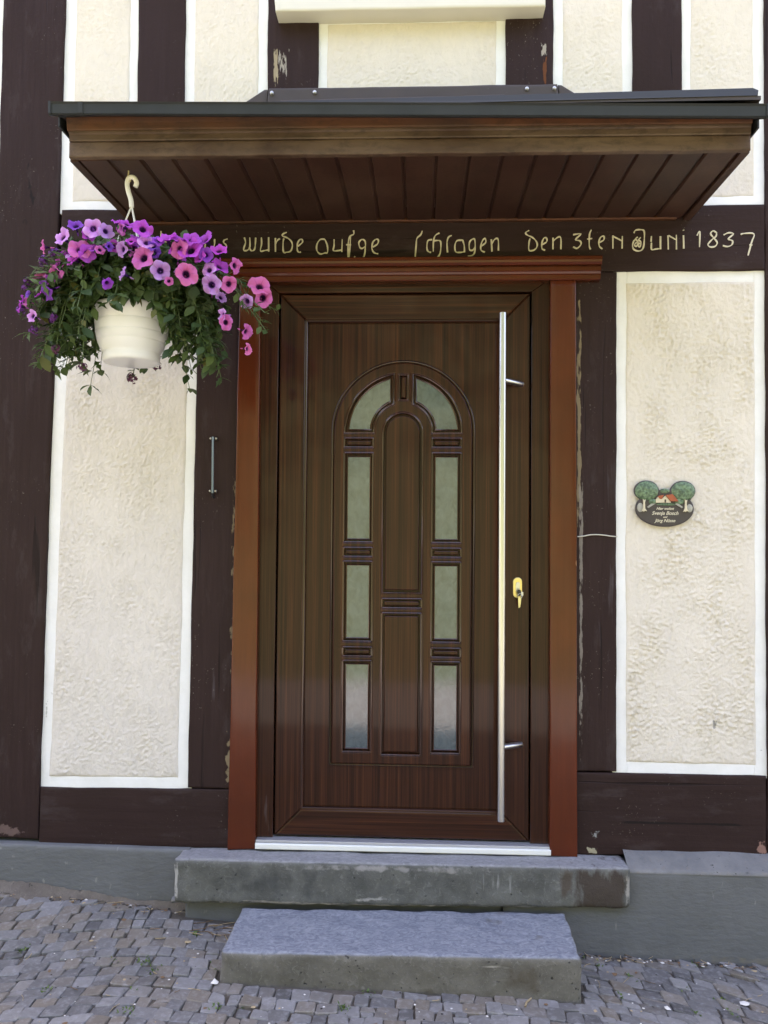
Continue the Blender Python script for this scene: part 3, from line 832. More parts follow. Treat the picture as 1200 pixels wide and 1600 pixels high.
# sheltered cable from the jamb to the render field
tube('cable', [[(.578, -.02, 1.184), (.60, -.019, 1.186), (.625, -.018, 1.191), (.65, -.017, 1.192), (.68, -.017, 1.190), (.70, -.016, 1.187), (.727, -.008, 1.185)]], .0022, simple('pale cable', (.55, .52, .44), .6), house, smooth_path=True)

# ------------------------------------------------------------------ inscription
PAINT = simple('pale yellow letter paint', (.60, .545, .40), .6, .3, 60)
letters = []
for s in STROKES:
    a, b = min(p[0] for p in s), max(p[0] for p in s)
    if letters and a < letters[-1][1] + .004 and b > letters[-1][0]:
        letters[-1][2].append(s); letters[-1][1] = max(b, letters[-1][1])
    else:
        letters.append([a, b, [s]])
for _, _, strokes in letters:
    cu = bpy.data.curves.new('letter', 'CURVE'); cu.dimensions = '3D'; cu.bevel_depth = .0027; cu.bevel_resolution = 1; cu.use_fill_caps = True
    for s in strokes:
        p = catmull([(a, 0, b) for a, b in s], 4) if len(s) > 2 else [Vector((a, 0, b)) for a, b in s]
        sp = cu.splines.new('POLY'); sp.points.add(len(p) - 1)
        for i, c in enumerate(p):
            sp.points[i].co = (c.x, 0, c.z, 1); sp.points[i].radius = .70 + .65 * abs(math.sin(i * .45 + c.x * 30))
    o = from_curve('letter', cu, PAINT, text_beam)
    for v in o.data.vertices: v.co.y = -.0145 + v.co.y * .45

# ------------------------------------------------------------------ front door
dfx0, dfx1 = -.625, .481
door_frame = box('door_frame', -.66, .52, .058, .10, .012, 2.16, DARKIN, house)
def mitre(name, pts, y0, y1, mat, parent, bev=.004):
    bm = bmesh.new()
    a = [bm.verts.new((p[0], y0, p[1])) for p in pts]; b = [bm.verts.new((p[0], y1, p[1])) for p in pts]
    n = len(pts)
    f = bm.faces.new(a)
    for i in range(n): bm.faces.new((a[i], b[i], b[(i + 1) % n], a[(i + 1) % n]))
    bm.faces.new(b[::-1])
    if bev:
        bmesh.ops.bevel(bm, geom=list(f.edges), offset=bev, segments=3, affect='EDGES', profile=.5)
    return bm_obj(name, bm, mat, parent)
def framing(x0, x1, z0, z1, w, wt, wb2, y0, y1, parent, nm=('stile', 'rail'), bottom=True, bev=.004, gap=.0002):
    g = gap
    mitre(nm[0], [(x0, z0), (x0 + w, z0 + (wb2 if bottom else 0)), (x0 + w, z1 - wt - g), (x0, z1 - g)], y0, y1, WOOD_V, parent, bev)
    mitre(nm[0], [(x1 - w, z0 + (wb2 if bottom else 0)), (x1, z0), (x1, z1 - g), (x1 - w, z1 - wt - g)], y0, y1, WOOD_V, parent, bev)
    mitre(nm[1], [(x0 + g, z1), (x0 + w + g, z1 - wt), (x1 - w - g, z1 - wt), (x1 - g, z1)], y0, y1, WOOD_H, parent, bev)
    if bottom:
        mitre(nm[1], [(x0 + g, z0), (x1 - g, z0), (x1 - w - g, z0 + wb2), (x0 + w + g, z0 + wb2)], y0, y1, WOOD_H, parent, bev)
framing(dfx0 - .02, dfx1 + .02, .046, 2.175, .092, .066, 0, -.004, .057, door_frame, ('frame_stile', 'frame_head'), False, .003)
SX0, SX1, SZ0, SZ1 = -.548, .404, .052, 2.104
door = box('door', SX0 + .012, SX1 - .012, .024, .0575, SZ0 + .012, SZ1 - .012, WOOD_V, house)
framing(SX0, SX1, SZ0, SZ1, .098, .098, .098, .002, .0575, door, ('stile', 'rail'), True, .006)
PX0, PX1, PZ0, PZ1 = SX0 + .098, SX1 - .098, SZ0 + .098, SZ1 - .098
# rounded inner bead of the sash
for pts, mt in (([(PX0, PZ0), (PX0, PZ1)], WOOD_V), ([(PX1, PZ0), (PX1, PZ1)], WOOD_V), ([(PX0, PZ0), (PX1, PZ0)], WOOD_H), ([(PX0, PZ1), (PX1, PZ1)], WOOD_H)):
    tube('bead', [[(pts[0][0], .016, pts[0][1]), (pts[1][0], .016, pts[1][1])]], .009, WOOD_E if mt is WOOD_V else mt, door, 3)

AX0, AX1, AZ0, ASP = -.337, .189, .322, 1.580
ACX = (AX0 + AX1) / 2
def quarter(side, ri, ro, z0, dx, n=14):
    """pane in the arch: between two arcs, cut by the keystone bar"""
    out = []
    a_o = math.acos(dx / ro); a_i = math.acos(dx / ri)
    b_o = math.asin((z0 - ASP) / ro); b_i = math.asin((z0 - ASP) / ri)
    pts = [(ro * math.cos(b_o + (a_o - b_o) * k / n), ro * math.sin(b_o + (a_o - b_o) * k / n)) for k in range(n + 1)]
    pts += [(ri * math.cos(a_i + (b_i - a_i) * k / n), ri * math.sin(a_i + (b_i - a_i) * k / n)) for k in range(n + 1)]
    return [(ACX + side * p[0], ASP + p[1]) for p in pts]
glass_loops = []; hole_loops = []; field_loops = []
for side in (-1, 1):
    glass_loops.append(quarter(side, .124, .209, ASP + .006, .048)); hole_loops.append(quarter(side, .111, .222, ASP - .006, .036))
for cx0, cx1 in ((-.297, -.187), (.037, .147)):
    for z0, z1 in ((1.168, 1.484), (.793, 1.071), (.378, .696)):
        glass_loops.append(rect_loop(cx0 + .011, cx1 - .011, z0, z1)); hole_loops.append(rect_loop(cx0, cx1, z0 - .011, z1 + .013, .004))
    for z0, z1 in ((1.518, 1.553), (1.102, 1.136), (.726, .760)):
        h = rect_loop(cx0, cx1, z0, z1, .004); hole_loops.append(h); field_loops.append(rect_loop(cx0 + .008, cx1 - .008, z0 + .008, z1 - .008, .006))
CX0, CX1 = -.150, .000
hole_loops.append(arch_loop(CX0, CX1, .966, 1.576)); field_loops.append(arch_loop(CX0 + .010, CX1 - .010, .976, 1.576))
hole_loops.append(rect_loop(CX0, CX1, .909, .944, .004)); field_loops.append(rect_loop(CX0 + .008, CX1 - .008, .917, .936, .006))
hole_loops.append(rect_loop(CX0, CX1, .358, .890, .004)); field_loops.append(rect_loop(CX0 + .010, CX1 - .010, .368, .880, .006))
hole_loops.append(rect_loop(ACX - .017, ACX + .017, 1.700, 1.796, .003)); field_loops.append(rect_loop(ACX - .010, ACX + .010, 1.707, 1.789, .004))
orn = plate('ornament_panel', [arch_loop(AX0, AX1, AZ0, ASP, 40)] + hole_loops, .0070, .019, .0062, WOOD_V, door)
L = arch_loop(AX0 - .006, AX1 + .006, AZ0 - .006, ASP, 40)
tube('bead', [[(p[0], .0245, p[1]) for p in L]], .0062, WOOD_E, door, 3, cyclic=True)
L = arch_loop(AX0 + .024, AX1 - .024, AZ0 + .030, ASP, 40)
for lp in field_loops:
    plate('raised_panel', [lp], .0105, .014, .0050, WOOD_V, door)
for lp in hole_loops:
    tube('bead', [[(p[0], .0105, p[1]) for p in lp]], .0042, WOOD_E, door, 2, cyclic=True)
for dx in (-.029, .029):
    tube('bead', [[(ACX + dx, .0075, 1.694), (ACX + dx, .0075, 1.800)]], .0035, WOOD_V, door, 2)
for lp in glass_loops:
    plate('pane', [lp], .0190, .005, .0005, GLASS, door)
    n = len(lp)
    tube('glazing_bead', [[(p[0], .0205, p[1]) for p in lp]], .0048, WOOD_E, door, 2, cyclic=True)

# long pull handle
tube('pull_handle', [[(.2945, -.062, .146), (.2945, -.062, 2.012)]], .0135, STEEL, door, 6)
for z in (1.762, .412):
    tube('handle_bracket', [[(.297, -.060, z), (.374, .004, z - .004)]], .0115, STEEL, door, 5)
# lock
plate('lock_plate', [rect_loop(.342, .376, .952, 1.030, .0169, 8)], -.006, .008, .002, BRASS, door)
plate('lock_cylinder', [rect_loop(.352, .367, .975, 1.012, .007, 6)], -.011, .008, .0015, STEEL, door)
# threshold
th = relief('threshold', [(-.6125, .013), (.4795, .016), (.4795, .036), (-.6125, .034)], -.040, .09, THRESH, house, .04, .0004, .3, .0005, .003, .004)
box('weather_bar', -.6115, .478, -.032, .055, .0365, .0455, SILVER, th, .002)

# ------------------------------------------------------------------ canopy
CX_L, CX_R, CY = -1.122, .992, -.600
EZ = 2.499
rv = [(-1.150, -.655, EZ), (1.000, -.655, EZ), (1.000, .02, EZ + .012), (-1.150, .02, EZ + .012), (-.62, .02, 2.862), (.50, .02, 2.862)]
rv2 = [(p[0], p[1], p[2] - .012) for p in rv]
canopy = mesh_obj('canopy', rv + rv2, [(0, 1, 5, 4), (1, 2, 5), (3, 0, 4), (6, 10, 11, 7), (7, 11, 8), (9, 10, 6), (0, 6, 7, 1), (1, 7, 8, 2), (3, 9, 6, 0)], FLASH, house, False)
nb = 20; bw = (CX_R - CX_L - .044) / nb
for i in range(nb):
    x0 = CX_L + .022 + i * bw
    j = random.uniform(-.0012, .0012)
    # tongue-and-groove board with a V joint
    prof = [(x0 + .0006, 2.386), (x0 + .0006, 2.3745 + j), (x0 + .006, 2.3685 + j), (x0 + bw - .012, 2.3685 + j), (x0 + bw - .008, 2.3745 + j), (x0 + bw - .0006, 2.3765), (x0 + bw - .0006, 2.386)]
    bm = bmesh.new()
    a = [bm.verts.new((p[0], CY + .022, p[1] - .003)) for p in prof]; b = [bm.verts.new((p[0], -.016, p[1] + .009)) for p in prof]
    for k in range(len(prof)):
        bm.faces.new((a[k], a[(k + 1) % 7], b[(k + 1) % 7], b[k]))
    bm.faces.new(a); bm.faces.new(b[::-1])
    bm_obj('soffit_board', bm, SOFFIT, canopy)
# fascia, front and both sides
relief('fascia_board', [(CX_L, 2.367), (CX_R, 2.362), (CX_R, 2.409), (CX_L, 2.416)], CY, .022, FASCIA, canopy, .02, .0016, .1, .003, .004, .006)
mz = lambda x, z: z - .018 * (x - CX_L) / (CX_R - CX_L)
def slope_prism(name, prof, x0, x1, mat, parent):
    return prism_x(name, prof, x0, x1, mat, parent, False, -.008)
slope_prism('fascia_moulding', [(CY + .020, 2.417), (CY - .001, 2.417), (CY - .003, 2.421), (CY - .003, 2.437), (CY - .007, 2.441), (CY - .007, 2.447), (CY + .020, 2.447)], CX_L + .002, CX_R - .001, FASCIA, canopy)
slope_prism('fascia_moulding', [(CY + .020, 2.4475), (CY - .009, 2.4475), (CY - .011, 2.452), (CY - .014, 2.468), (CY - .018, 2.482), (CY - .020, 2.492), (CY + .02, 2.492)], CX_L - .002, CX_R + .001, MOULD, canopy)
for x0, x1 in ((CX_L - .004, CX_L + .0215), (CX_R - .0215, CX_R + .004)):
    bm = bmesh.new()
    pts = [(CY + .0225, 2.363), (-.014, 2.372), (-.014, 2.50), (CY + .0225, 2.50)]
    a = [bm.verts.new((x0, p[0], p[1])) for p in pts]; b = [bm.verts.new((x1, p[0], p[1])) for p in pts]
    for k in range(4): bm.faces.new((a[k], a[(k + 1) % 4], b[(k + 1) % 4], b[k]))
    bm.faces.new(a); bm.faces.new(b[::-1])
    bm_obj('side_board', bm, SOFFIT, canopy)
prism_x('wall_strip', [(-.0145, 2.372), (-.030, 2.372), (-.034, 2.377), (-.030, 2.384), (-.0145, 2.386)], CX_L + .03, CX_R - .05, MOULD, canopy)
# box gutter with a slight fall to the right
GP = [(-.628, 2.487), (-.650, 2.478), (-.672, 2.464), (-.684, 2.459), (-.690, 2.462), (-.692, 2.490), (-.697, 2.495), (-.690, 2.497), (-.685, 2.492), (-.683, 2.464), (-.672, 2.469), (-.650, 2.483), (-.632, 2.490), (-.632, 2.500), (-.622, 2.500), (-.622, 2.487)]
gut = prism_x('gutter', GP, -1.140, 1.000, GUTTER, canopy, False, -.042)
prism_x('gutter_end', [(-.6215, 2.486), (-.672, 2.462), (-.686, 2.456), (-.694, 2.461), (-.695, 2.497), (-.6215, 2.499)], -1.147, -1.1395, GUTTER, gut)
prism_x('gutter_end', [(-.6215, 2.444), (-.672, 2.420), (-.686, 2.414), (-.694, 2.419), (-.695, 2.455), (-.6215, 2.457)], 1.0005, 1.008, GUTTER, gut)
prism_x('gutter_joint', [(-.6225, 2.485), (-.672, 2.460), (-.687, 2.455), (-.6935, 2.460), (-.6955, 2.494), (-.6225, 2.494)], -1.055, -1.040, GUTTER, gut)
# drip edge of the roof sheet: it stands clear of the gutter towards the right
bm = bmesh.new()
for a, b in (((-1.14, 2.480), (.99, 2.4985)), ):
    pts = [(a[0], -.658, a[1]), (b[0], -.658, b[1]), (b[0] + .004, -.652, 2.5175), (b[0] - .012, -.652, 2.5245), (a[0], -.652, 2.4985)]
    f = [bm.verts.new(p) for p in pts]; g = [bm.verts.new((p[0], p[1] + .03, p[2])) for p in pts]
    bm.faces.new(f); bm.faces.new(g[::-1])
    for k in range(5): bm.faces.new((f[k], g[k], g[(k + 1) % 5], f[(k + 1) % 5]))
bm_obj('drip_edge', bm, GUTTER, canopy)
# folded sheet edges along both sides of the roof
box('verge_sheet', -1.149, -1.1425, -.6205, -.016, 2.455, 2.498, GUTTER, canopy, .001)
box('verge_sheet', 1.0025, 1.009, -.6205, -.016, 2.418, 2.498, GUTTER, canopy, .001)
# flashing against the wall with screws
fl = relief('flashing', [(-.604, 2.838), (.505, 2.834), (.499, 2.892), (-.598, 2.894)], -.030, .035, FLASH, canopy, .03, .003, .2, .003, .004, .008)
relief('flashing', [(-.55, 2.818), (.30, 2.815), (.30, 2.850), (-.55, 2.842)], -.040, .03, FLASH, canopy, .03, .002, .2, .002, .003, .006)
for q in ([(-.76, 2.80), (-.606, 2.838), (-.602, 2.893), (-.615, 2.893)], [(.507, 2.834), (.66, 2.80), (.515, 2.891), (.503, 2.892)]):
    relief('flashing_end', q, -.022, .035, FLASH, canopy, .03, .001, .2, .001, .002, .004)
for x in (-.585, -.42, .385, .488):
    lathe('screw', [(0.0001, -.006), (.006, -.0055), (.0075, -.002), (.0075, .004)], 10, SILVER, canopy, (0, 0, 0))
sc = [c for c in canopy.children if c.name.startswith('screw')]
for c, x in zip(sc, (-.585, -.42, .385, .488)):
    c.rotation_euler = (math.radians(-90), 0, 0); c.location = (x, -.033, 2.873)

# ------------------------------------------------------------------ stone steps
def stone_block(name, x0, x1, y0, y1, zt, zb, r, mat, amp=.003, seg=.018, chip=.006):
    """zt / zb = (left, right) heights of top and underside"""
    L, Wd, H = x1 - x0, y1 - y0, max(zt) - min(zb)
    def ax(n0): return np.linspace(-1, 1, n0 + 1)
    nx, ny, nz = [max(4, int(d / seg)) for d in (L, Wd, H)]
    V = []; F = []
    def face(u, v, fn, flip):
        U, W_ = np.meshgrid(u, v)
        base = sum(len(a) for a in V)
        V.append(np.stack([np.broadcast_to(a, U.shape).ravel() for a in fn(U, W_)], -1))
        I = np.arange(U.size).reshape(U.shape) + base
        q = np.stack([I[:-1, :-1], I[:-1, 1:], I[1:, 1:], I[1:, :-1]], -1).reshape(-1, 4)
        F.extend((q[:, ::-1] if flip else q).tolist())
    X, Y, Z = ax(nx), ax(ny), ax(nz)
    one = np.float64(1)
    face(X, Z, lambda u, v: (u, -one, v), False); face(X, Z, lambda u, v: (u, one, v), True)
    face(Y, Z, lambda u, v: (-one, u, v), True); face(Y, Z, lambda u, v: (one, u, v), False)
    face(X, Y, lambda u, v: (u, v, one), False); face(X, Y, lambda u, v: (u, v, -one), True)
    P = np.vstack(V) * np.array([L / 2, Wd / 2, H / 2])
    half = np.array([L / 2, Wd / 2, H / 2])
    edge = fbm(P[:, 0] * 14, P[:, 1] * 14 + P[:, 2] * 11, 3)
    rr = (r + chip * np.clip(edge, -.3, 1))[:, None]
    q = np.clip(P, -half + rr, half - rr)
    d = P - q; n = d / (np.linalg.norm(d, axis=1, keepdims=True) + 1e-9)
    P2 = q + n * rr
    disp = amp * (fbm(P[:, 0] * 9 + P[:, 1] * 7, P[:, 2] * 9 - P[:, 1] * 8, 4))
    P2 = P2 + n * disp[:, None]
    s = (P2[:, 0] / L + .5); t = (P2[:, 2] / H + .5)
    zz = (zb[0] * (1 - s) + zb[1] * s) * (1 - t) + (zt[0] * (1 - s) + zt[1] * s) * t
    W3 = np.stack([P2[:, 0] + (x0 + x1) / 2, P2[:, 1] + (y0 + y1) / 2, zz], -1)
    bm = bmesh.new()
    vs_ = [bm.verts.new(p) for p in W3]
    for f in F:
        bm.faces.new([vs_[i] for i in f])
    bmesh.ops.remove_doubles(bm, verts=bm.verts, dist=1e-5)
    o = bm_obj(name, bm, mat, None, True)
    return o
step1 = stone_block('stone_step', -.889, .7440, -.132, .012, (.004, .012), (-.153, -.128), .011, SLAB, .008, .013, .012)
tag(step1, 'long dark grey cast slab directly under the front door, stained at its right end', 'step', 'steps to the front door')
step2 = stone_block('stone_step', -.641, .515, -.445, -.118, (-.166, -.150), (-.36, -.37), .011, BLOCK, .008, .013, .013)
tag(step2, 'lower stone block step on the cobbles with rough blue grey top', 'step', 'steps to the front door')
# ragged bedding mortar between slab and block
V = []; F = []; N = 110
for i in range(N + 1):
    x = -.90 + 1.40 * i / N
    s = (x + .889) / 1.633; zb = -.153 + .025 * s
    h = max(0.0, .004 + .012 * float(fbm(np.array(x * 9), np.array(2.2))))
    V += [(x, -.100, zb + .012), (x, -.118, zb + .010), (x, -.122 + .004 * float(perlin(x * 40, 1.1)), zb + .004), (x, -.114 + .006 * float(perlin(x * 30, 3.1)), zb - h), (x, -.090, zb - h - .004)]
for i in range(N):
    for k in range(4): a = i * 5 + k; F.append((a, a + 5, a + 6, a + 1))
mesh_obj('bedding_mortar', V, F, LEDGE, step1)

# ------------------------------------------------------------------ pavement of small cut stones
pave = sheet('pavement', np.linspace(-3.4, 3.4, 70), np.linspace(.0, -1.84, 30), -.0075, BED)
wx = np.array([-3.4, -2.4, -1.9, -1.6, -1.3, -1.05, -.8, -.5, 0, .45, .75, 1.0, 1.3, 1.7, 2.4, 3.4]); wy = np.array([-.4, -.25, -.28, -.23, -.10, -.01, .02, -.04, -.045, -.06, -.13, -.25, -.42, -.55, -.4, -.6])
def warp(u, v):
    k = np.linspace(-.16, .16, 7)
    w = np.mean([np.interp(u + d, wx, wy) for d in k], 0)
    return u + .02 * perlin(u * 2.1, v * 2.1), -v + w + .02 * perlin(u * 1.7 + 7, v * 1.9)
stones = []
v = -.75
while v < 1.65:
    rh = random.uniform(.046, .066)
    u = -3.3 - random.random() * .05
    while u < 3.3:
        big = 1.0 + .45 * max(0, min(1, (-1.25 - u) / .3)) * max(0, min(1, (v - .15) / .3))
        ln = random.uniform(.042, .074) * big * (1.25 if u > .6 else 1)
        if random.random() < .10:
            k_ = random.uniform(.4, .6); stones.append((u, u + ln, v, v + rh * k_)); stones.append((u, u + ln, v + rh * k_, v + rh))
        else:
            stones.append((u, u + ln, v, v + rh))
        u += ln
    v += rh
def in_open(x, y):
    if y < -1.82 or abs(x) > 3.35: return False
    if -.645 < x < .52 and y > -.455: return False
    if x < -.86 and y > -.048: return False
    if x >= .52 and y > -.108: return False
    if -.90 <= x <= .52 and y > -.112: return False
    return True
def project(x, y, z):
    w = Vector((x, y, z)) - CAM_LOC
    d = w.dot(CAM_R[2])
    return (.5 + 1294 * w.dot(CAM_R[0]) / d / 1200, .5 - 1294 * w.dot(CAM_R[1]) / d / 1600, d)
built = []
for (u0, u1, v0, v1) in stones:
    j = lambda: random.uniform(-.0055, .0055)
    cs = [(u0 + j(), v0 + j()), (u1 + j(), v0 + j()), (u1 + j(), v1 + j()), (u0 + j(), v1 + j())]
    if random.random() < .12:
        k = random.randrange(4); cs[k] = (cs[k][0] + random.uniform(-.010, .010), cs[k][1] + random.uniform(-.008, .008))
    xy = np.array([warp(np.array(a), np.array(b)) for a, b in cs])[:, :2]
    c = xy.mean(0)
    if not in_open(*c): continue
    # rounded quad outline
    pts = []
    for k in range(4):
        p = xy[k]; a = xy[k - 1]; b = xy[(k + 1) % 4]
        rr = random.uniform(.05, .13)
        pts += [p + (a - p) * rr, p + (b - p) * rr]
    pts = np.array(pts)
    gap = random.uniform(.955, .985)
    pts = c + (pts - c) * gap
    size = np.abs(xy - c).max()
    zt = random.gauss(.0, .0020); tx, ty = random.gauss(0, .05), random.gauss(0, .05)
    def H(p): return float(gz(p[0], p[1])) + zt + tx * (p[0] - c[0]) + ty * (p[1] - c[1])
    vs_ = []
    for p in pts: vs_.append((p[0], p[1], H(p) - .030))
    for p in pts: vs_.append((p[0], p[1], H(p) - .0032 + random.uniform(-.001, .0008)))
    for p in pts:
        q = c + (p - c) * .92; vs_.append((q[0], q[1], H(q) + random.uniform(-.0009, .0009)))
    vs_.append((c[0], c[1], H(c) + random.uniform(-.0006, .0010)))
    fs = []
    for k in range(8):
        n = (k + 1) % 8
        fs += [(k, n, 8 + n, 8 + k), (8 + k, 8 + n, 16 + n, 16 + k), (16 + k, 16 + n, 24)]
    pxx, pyy, d = project(c[0], c[1], H(c))
    area = abs((u1 - u0) * (v1 - v0)) / d ** 3 if (-.03 < pxx < 1.03 and pyy < 1.02) else -1
    built.append((area, vs_, fs, (random.betavariate(1.6, 1.6), min(1, random.random() + (.22 if c[0] < -.8 and c[1] > -.35 else 0)))))
# winding check: outline runs counter-clockwise seen from above?
def up(vs_, fs):
    a, b, c = (Vector(vs_[i]) for i in (16, 17, 24))
    return (b - a).cross(c - a).z > 0
built.sort(key=lambda t: -t[0])
def add_tone(me, cols):
    at = me.color_attributes.new('tone', 'FLOAT_COLOR', 'POINT')
    at.data.foreach_set('color', np.array(cols, np.float32).ravel())
BV, BF, BC = [], [], []
for i, (area, vs_, fs, tone) in enumerate(built):
    if not up(vs_, fs): fs = [f[::-1] for f in fs]
    if i < 300 and area > 0:
        o = mesh_obj('cobble', vs_, fs, COBBLE, pave, False)
        add_tone(o.data, [(tone[0], tone[1], 0, 1)] * len(vs_))
    else:
        b = len(BV); BV += vs_; BF += [tuple(k + b for k in f) for f in fs]; BC += [(tone[0], tone[1], 0, 1)] * len(vs_)
o = mesh_obj('cobble_field', BV, BF, COBBLE, pave, False)
add_tone(o.data, BC)
tag(o, kind='stuff')

# ------------------------------------------------------------------ litter and weeds in the joints
LITTER = [simple('dry leaf brown', (.17, .10, .05), .8, .3, 40), simple('straw', (.38, .29, .17), .8, .2, 40), simple('white chip', (.62, .60, .56), .7, .1, 40), simple('dark crumb', (.03, .026, .022), .8)]
V, F, MI = [], [], []
def blob(x, y, r, mi, flat=.5):
    b = len(V); z = float(gz(x, y)) + .002
    n = 6; ph = random.random() * 6
    for k in range(n):
        a = ph + k * 2 * math.pi / n; rr = r * random.uniform(.6, 1.2)
        V.append((x + rr * math.cos(a), y + rr * math.sin(a), z))
    V.append((x, y, z + r * flat * 1.2))
    for k in range(n): F.append((b + k, b + (k + 1) % n, b + n)); MI.append(mi)
def twig(x, y, L, a, r, mi):
    z = float(gz(x, y)) + .003
    d = Vector((math.cos(a), math.sin(a), random.uniform(-.05, .12))).normalized(); s = Vector((-d.y, d.x, 0))
    b = len(V)
    for t, bend in ((0, 0), (.5, random.uniform(-.12, .12)), (1, 0)):
        p = Vector((x, y, z)) + d * L * t + s * L * bend
        for k in range(3):
            V.append(tuple(p + (s * math.cos(k * 2.1) + Vector((0, 0, 1)) * math.sin(k * 2.1)) * r + Vector((0, 0, r))))
    for q in range(2):
        for k in range(3): F.append((b + q * 3 + k, b + q * 3 + (k + 1) % 3, b + q * 3 + 3 + (k + 1) % 3, b + q * 3 + 3 + k)); MI.append(mi)
def place():
    while True:
        x = random.uniform(-1.75, 1.6); y = random.uniform(-.95, -.05)
        if in_open(x, y): return x, y
for i in range(260):
    x, y = place(); blob(x, y, random.uniform(.002, .0048), random.choice([2, 2, 1, 3, 3]))
for i in range(46):
    x, y = place(); blob(x, y, random.uniform(.007, .013), random.choice([0, 0, 1]), .18)
for i in range(50):
    x, y = place(); twig(x, y, random.uniform(.015, .05), random.random() * 6.3, random.uniform(.0008, .0017), random.choice([0, 1, 1]))
for i in range(230):      # debris gathered along the wall foot
    x = random.choice([random.uniform(-1.7, -.86), random.uniform(.53, 1.6), random.uniform(.53, 1.3)]); y = (-.055 if x < 0 else -.112) - abs(random.gauss(0, .018))
    if random.random() < .6: blob(x, y, random.uniform(.003, .008), random.choice([0, 3, 3, 2, 1]), .4)
    else: twig(x, y, random.uniform(.015, .04), random.random() * 6.3, .0012, random.choice([0, 1, 3]))
for i in range(16):
    twig(random.uniform(-.84, -.66), random.uniform(-.20, -.13), random.uniform(.03, .08), random.gauss(0, .5), .0014, random.choice([0, 1]))
blob(1.045, -.375, .017, 2, .3); blob(.78, -.445, .012, 2, .5); blob(-.655, -.455, .013, 2, .9); twig(.33, -.505, .05, 1.1, .004, 1); twig(-1.54, -.42, .075, -1.15, .0035, 1)
lit = mesh_obj('litter', V, F, None, None)
for m_ in LITTER: lit.data.materials.append(m_)
lit.data.polygons.foreach_set('material_index', MI)
tag(lit, 'twigs, dry leaf bits and white chips lying between the paving stones', 'litter', kind='stuff')

def leaf_mat(name, c0, c1, rough=.5):
    m = M(name)
    at = m.n('ShaderNodeAttribute'); at.attribute_name = 'tone'
    sp = m.n('ShaderNodeSeparateColor'); m.l(at.outputs['Color'], sp.inputs[0])
    c = m.mix(sp.outputs[0], c0, c1)
    c = m.mix(m.ramp(sp.outputs[1], [(.93, 0), (.97, .8)]), c, (.16, .15, .04))
    m.fin(c, rough, m.bump(m.noise(m.vec(), 160, 3), .3, .001), Specular_IOR_Level=.4)
    tr = m.n('ShaderNodeBsdfTranslucent'); m.l(c, tr.inputs[0])
    mx = m.n('ShaderNodeMixShader'); mx.inputs[0].default_value = .28
    m.l(m.b.outputs[0], mx.inputs[1]); m.l(tr.outputs[0], mx.inputs[2]); m.l(mx.outputs[0], m.out.inputs[0])
    return m.m
LEAF = leaf_mat('petunia leaf', (.028, .060, .018), (.092, .145, .042))
WEED = leaf_mat('weed green', (.05, .10, .02), (.12, .19, .04))

class Leaves:
    def __init__(self): self.V = []; self.F = []; self.C = []
    def add(self, p, d, n, L, w, tone=None, fold=.25, serr=False):
        """one leaf of length L growing from p along d with face normal n"""
        d = Vector(d).normalized(); n = Vector(n); s = d.cross(n)
        if s.length < 1e-4: s = d.orthogonal()
        s.normalize(); n = s.cross(d)
        b = len(self.V); p = Vector(p)
        droop = random.uniform(.05, .3)
        rows = ((.0, .0), (.22, .62), (.50, 1.0), (.78, .66), (1.0, .0)) if not serr else ((.0, .1), (.25, .9), (.38, .45), (.55, 1.0), (.68, .4), (1.0, 0))
        for t, k in rows:
            c = p + d * L * t - n * L * droop * t * t
            self.V += [tuple(c - s * w * k + n * w * fold * k), tuple(c), tuple(c + s * w * k + n * w * fold * k)]
        for i in range(len(rows) - 1):
            a = b + 3 * i
            self.F += [(a, a + 1, a + 4, a + 3), (a + 1, a + 2, a + 5, a + 4)]
        tn = tone if tone is not None else (random.random(), random.random())
        self.C += [(tn[0], tn[1], 0, 1)] * (3 * len(rows))
    def build(self, name, mat, parent=None):
        o = mesh_obj(name, self.V, self.F, mat, parent)
        add_tone(o.data, self.C)
        return o
W_ = Leaves()
spots = [(-1.585, -.10), (-1.33, -.36), (-1.02, -.37), (-1.16, -.56), (-1.30, -.66), (-.87, -.40), (.62, -.18), (.88, -.30), (1.22, -.20), (.72, -.26), (.98, -.38), (1.20, -.42), (.86, -.46), (-1.45, -.47)]
for i in range(34): spots.append(place())
for (x, y) in spots:
    for k in range(random.randint(6, 20)):
        px, py = x + random.gauss(0, .012), y + random.gauss(0, .012)
        a = random.random() * 6.3
        W_.add((px, py, float(gz(px, py)) - .004), (math.cos(a) * .7, math.sin(a) * .7, random.uniform(.3, 1.2)), (0, 0, 1), random.uniform(.008, .018), random.uniform(.002, .004))
weeds = W_.build('weeds', WEED)
tag(weeds, 'small green weeds sprouting from the joints of the paving', 'weeds', kind='stuff')

# ------------------------------------------------------------------ hanging basket
BX, BY = -.945, -.500
basket = empty('hanging_basket', (0, 0, 0))
tag(basket, 'white hanging flower pot full of pink and purple petunias under the canopy', 'flower pot')
POTM = M('white glossy plastic')
pv = POTM.vec()
POT = POTM.fin(POTM.mix(POTM.noise(pv, 12, 3), (.82, .82, .82), (.77, .77, .76)), .28, Specular_IOR_Level=.5, Subsurface_Weight=.0)
prof = [(.0001, 1.734), (.070, 1.733), (.0855, 1.734), (.0895, 1.738), (.0905, 1.752), (.0895, 1.762), (.091, 1.766), (.0985, 1.778), (.1055, 1.794), (.1065, 1.7975), (.1060, 1.799), (.1075, 1.8005), (.1125, 1.822), (.1130, 1.8255), (.1122, 1.827), (.1134, 1.8285), (.1158, 1.856), (.1160, 1.8595), (.1152, 1.861), (.1162, 1.8625), (.1168, 1.900), (.1200, 1.903), (.1205, 1.912), (.118, 1.915), (.112, 1.912), (.110, 1.88), (.0001, 1.88)]
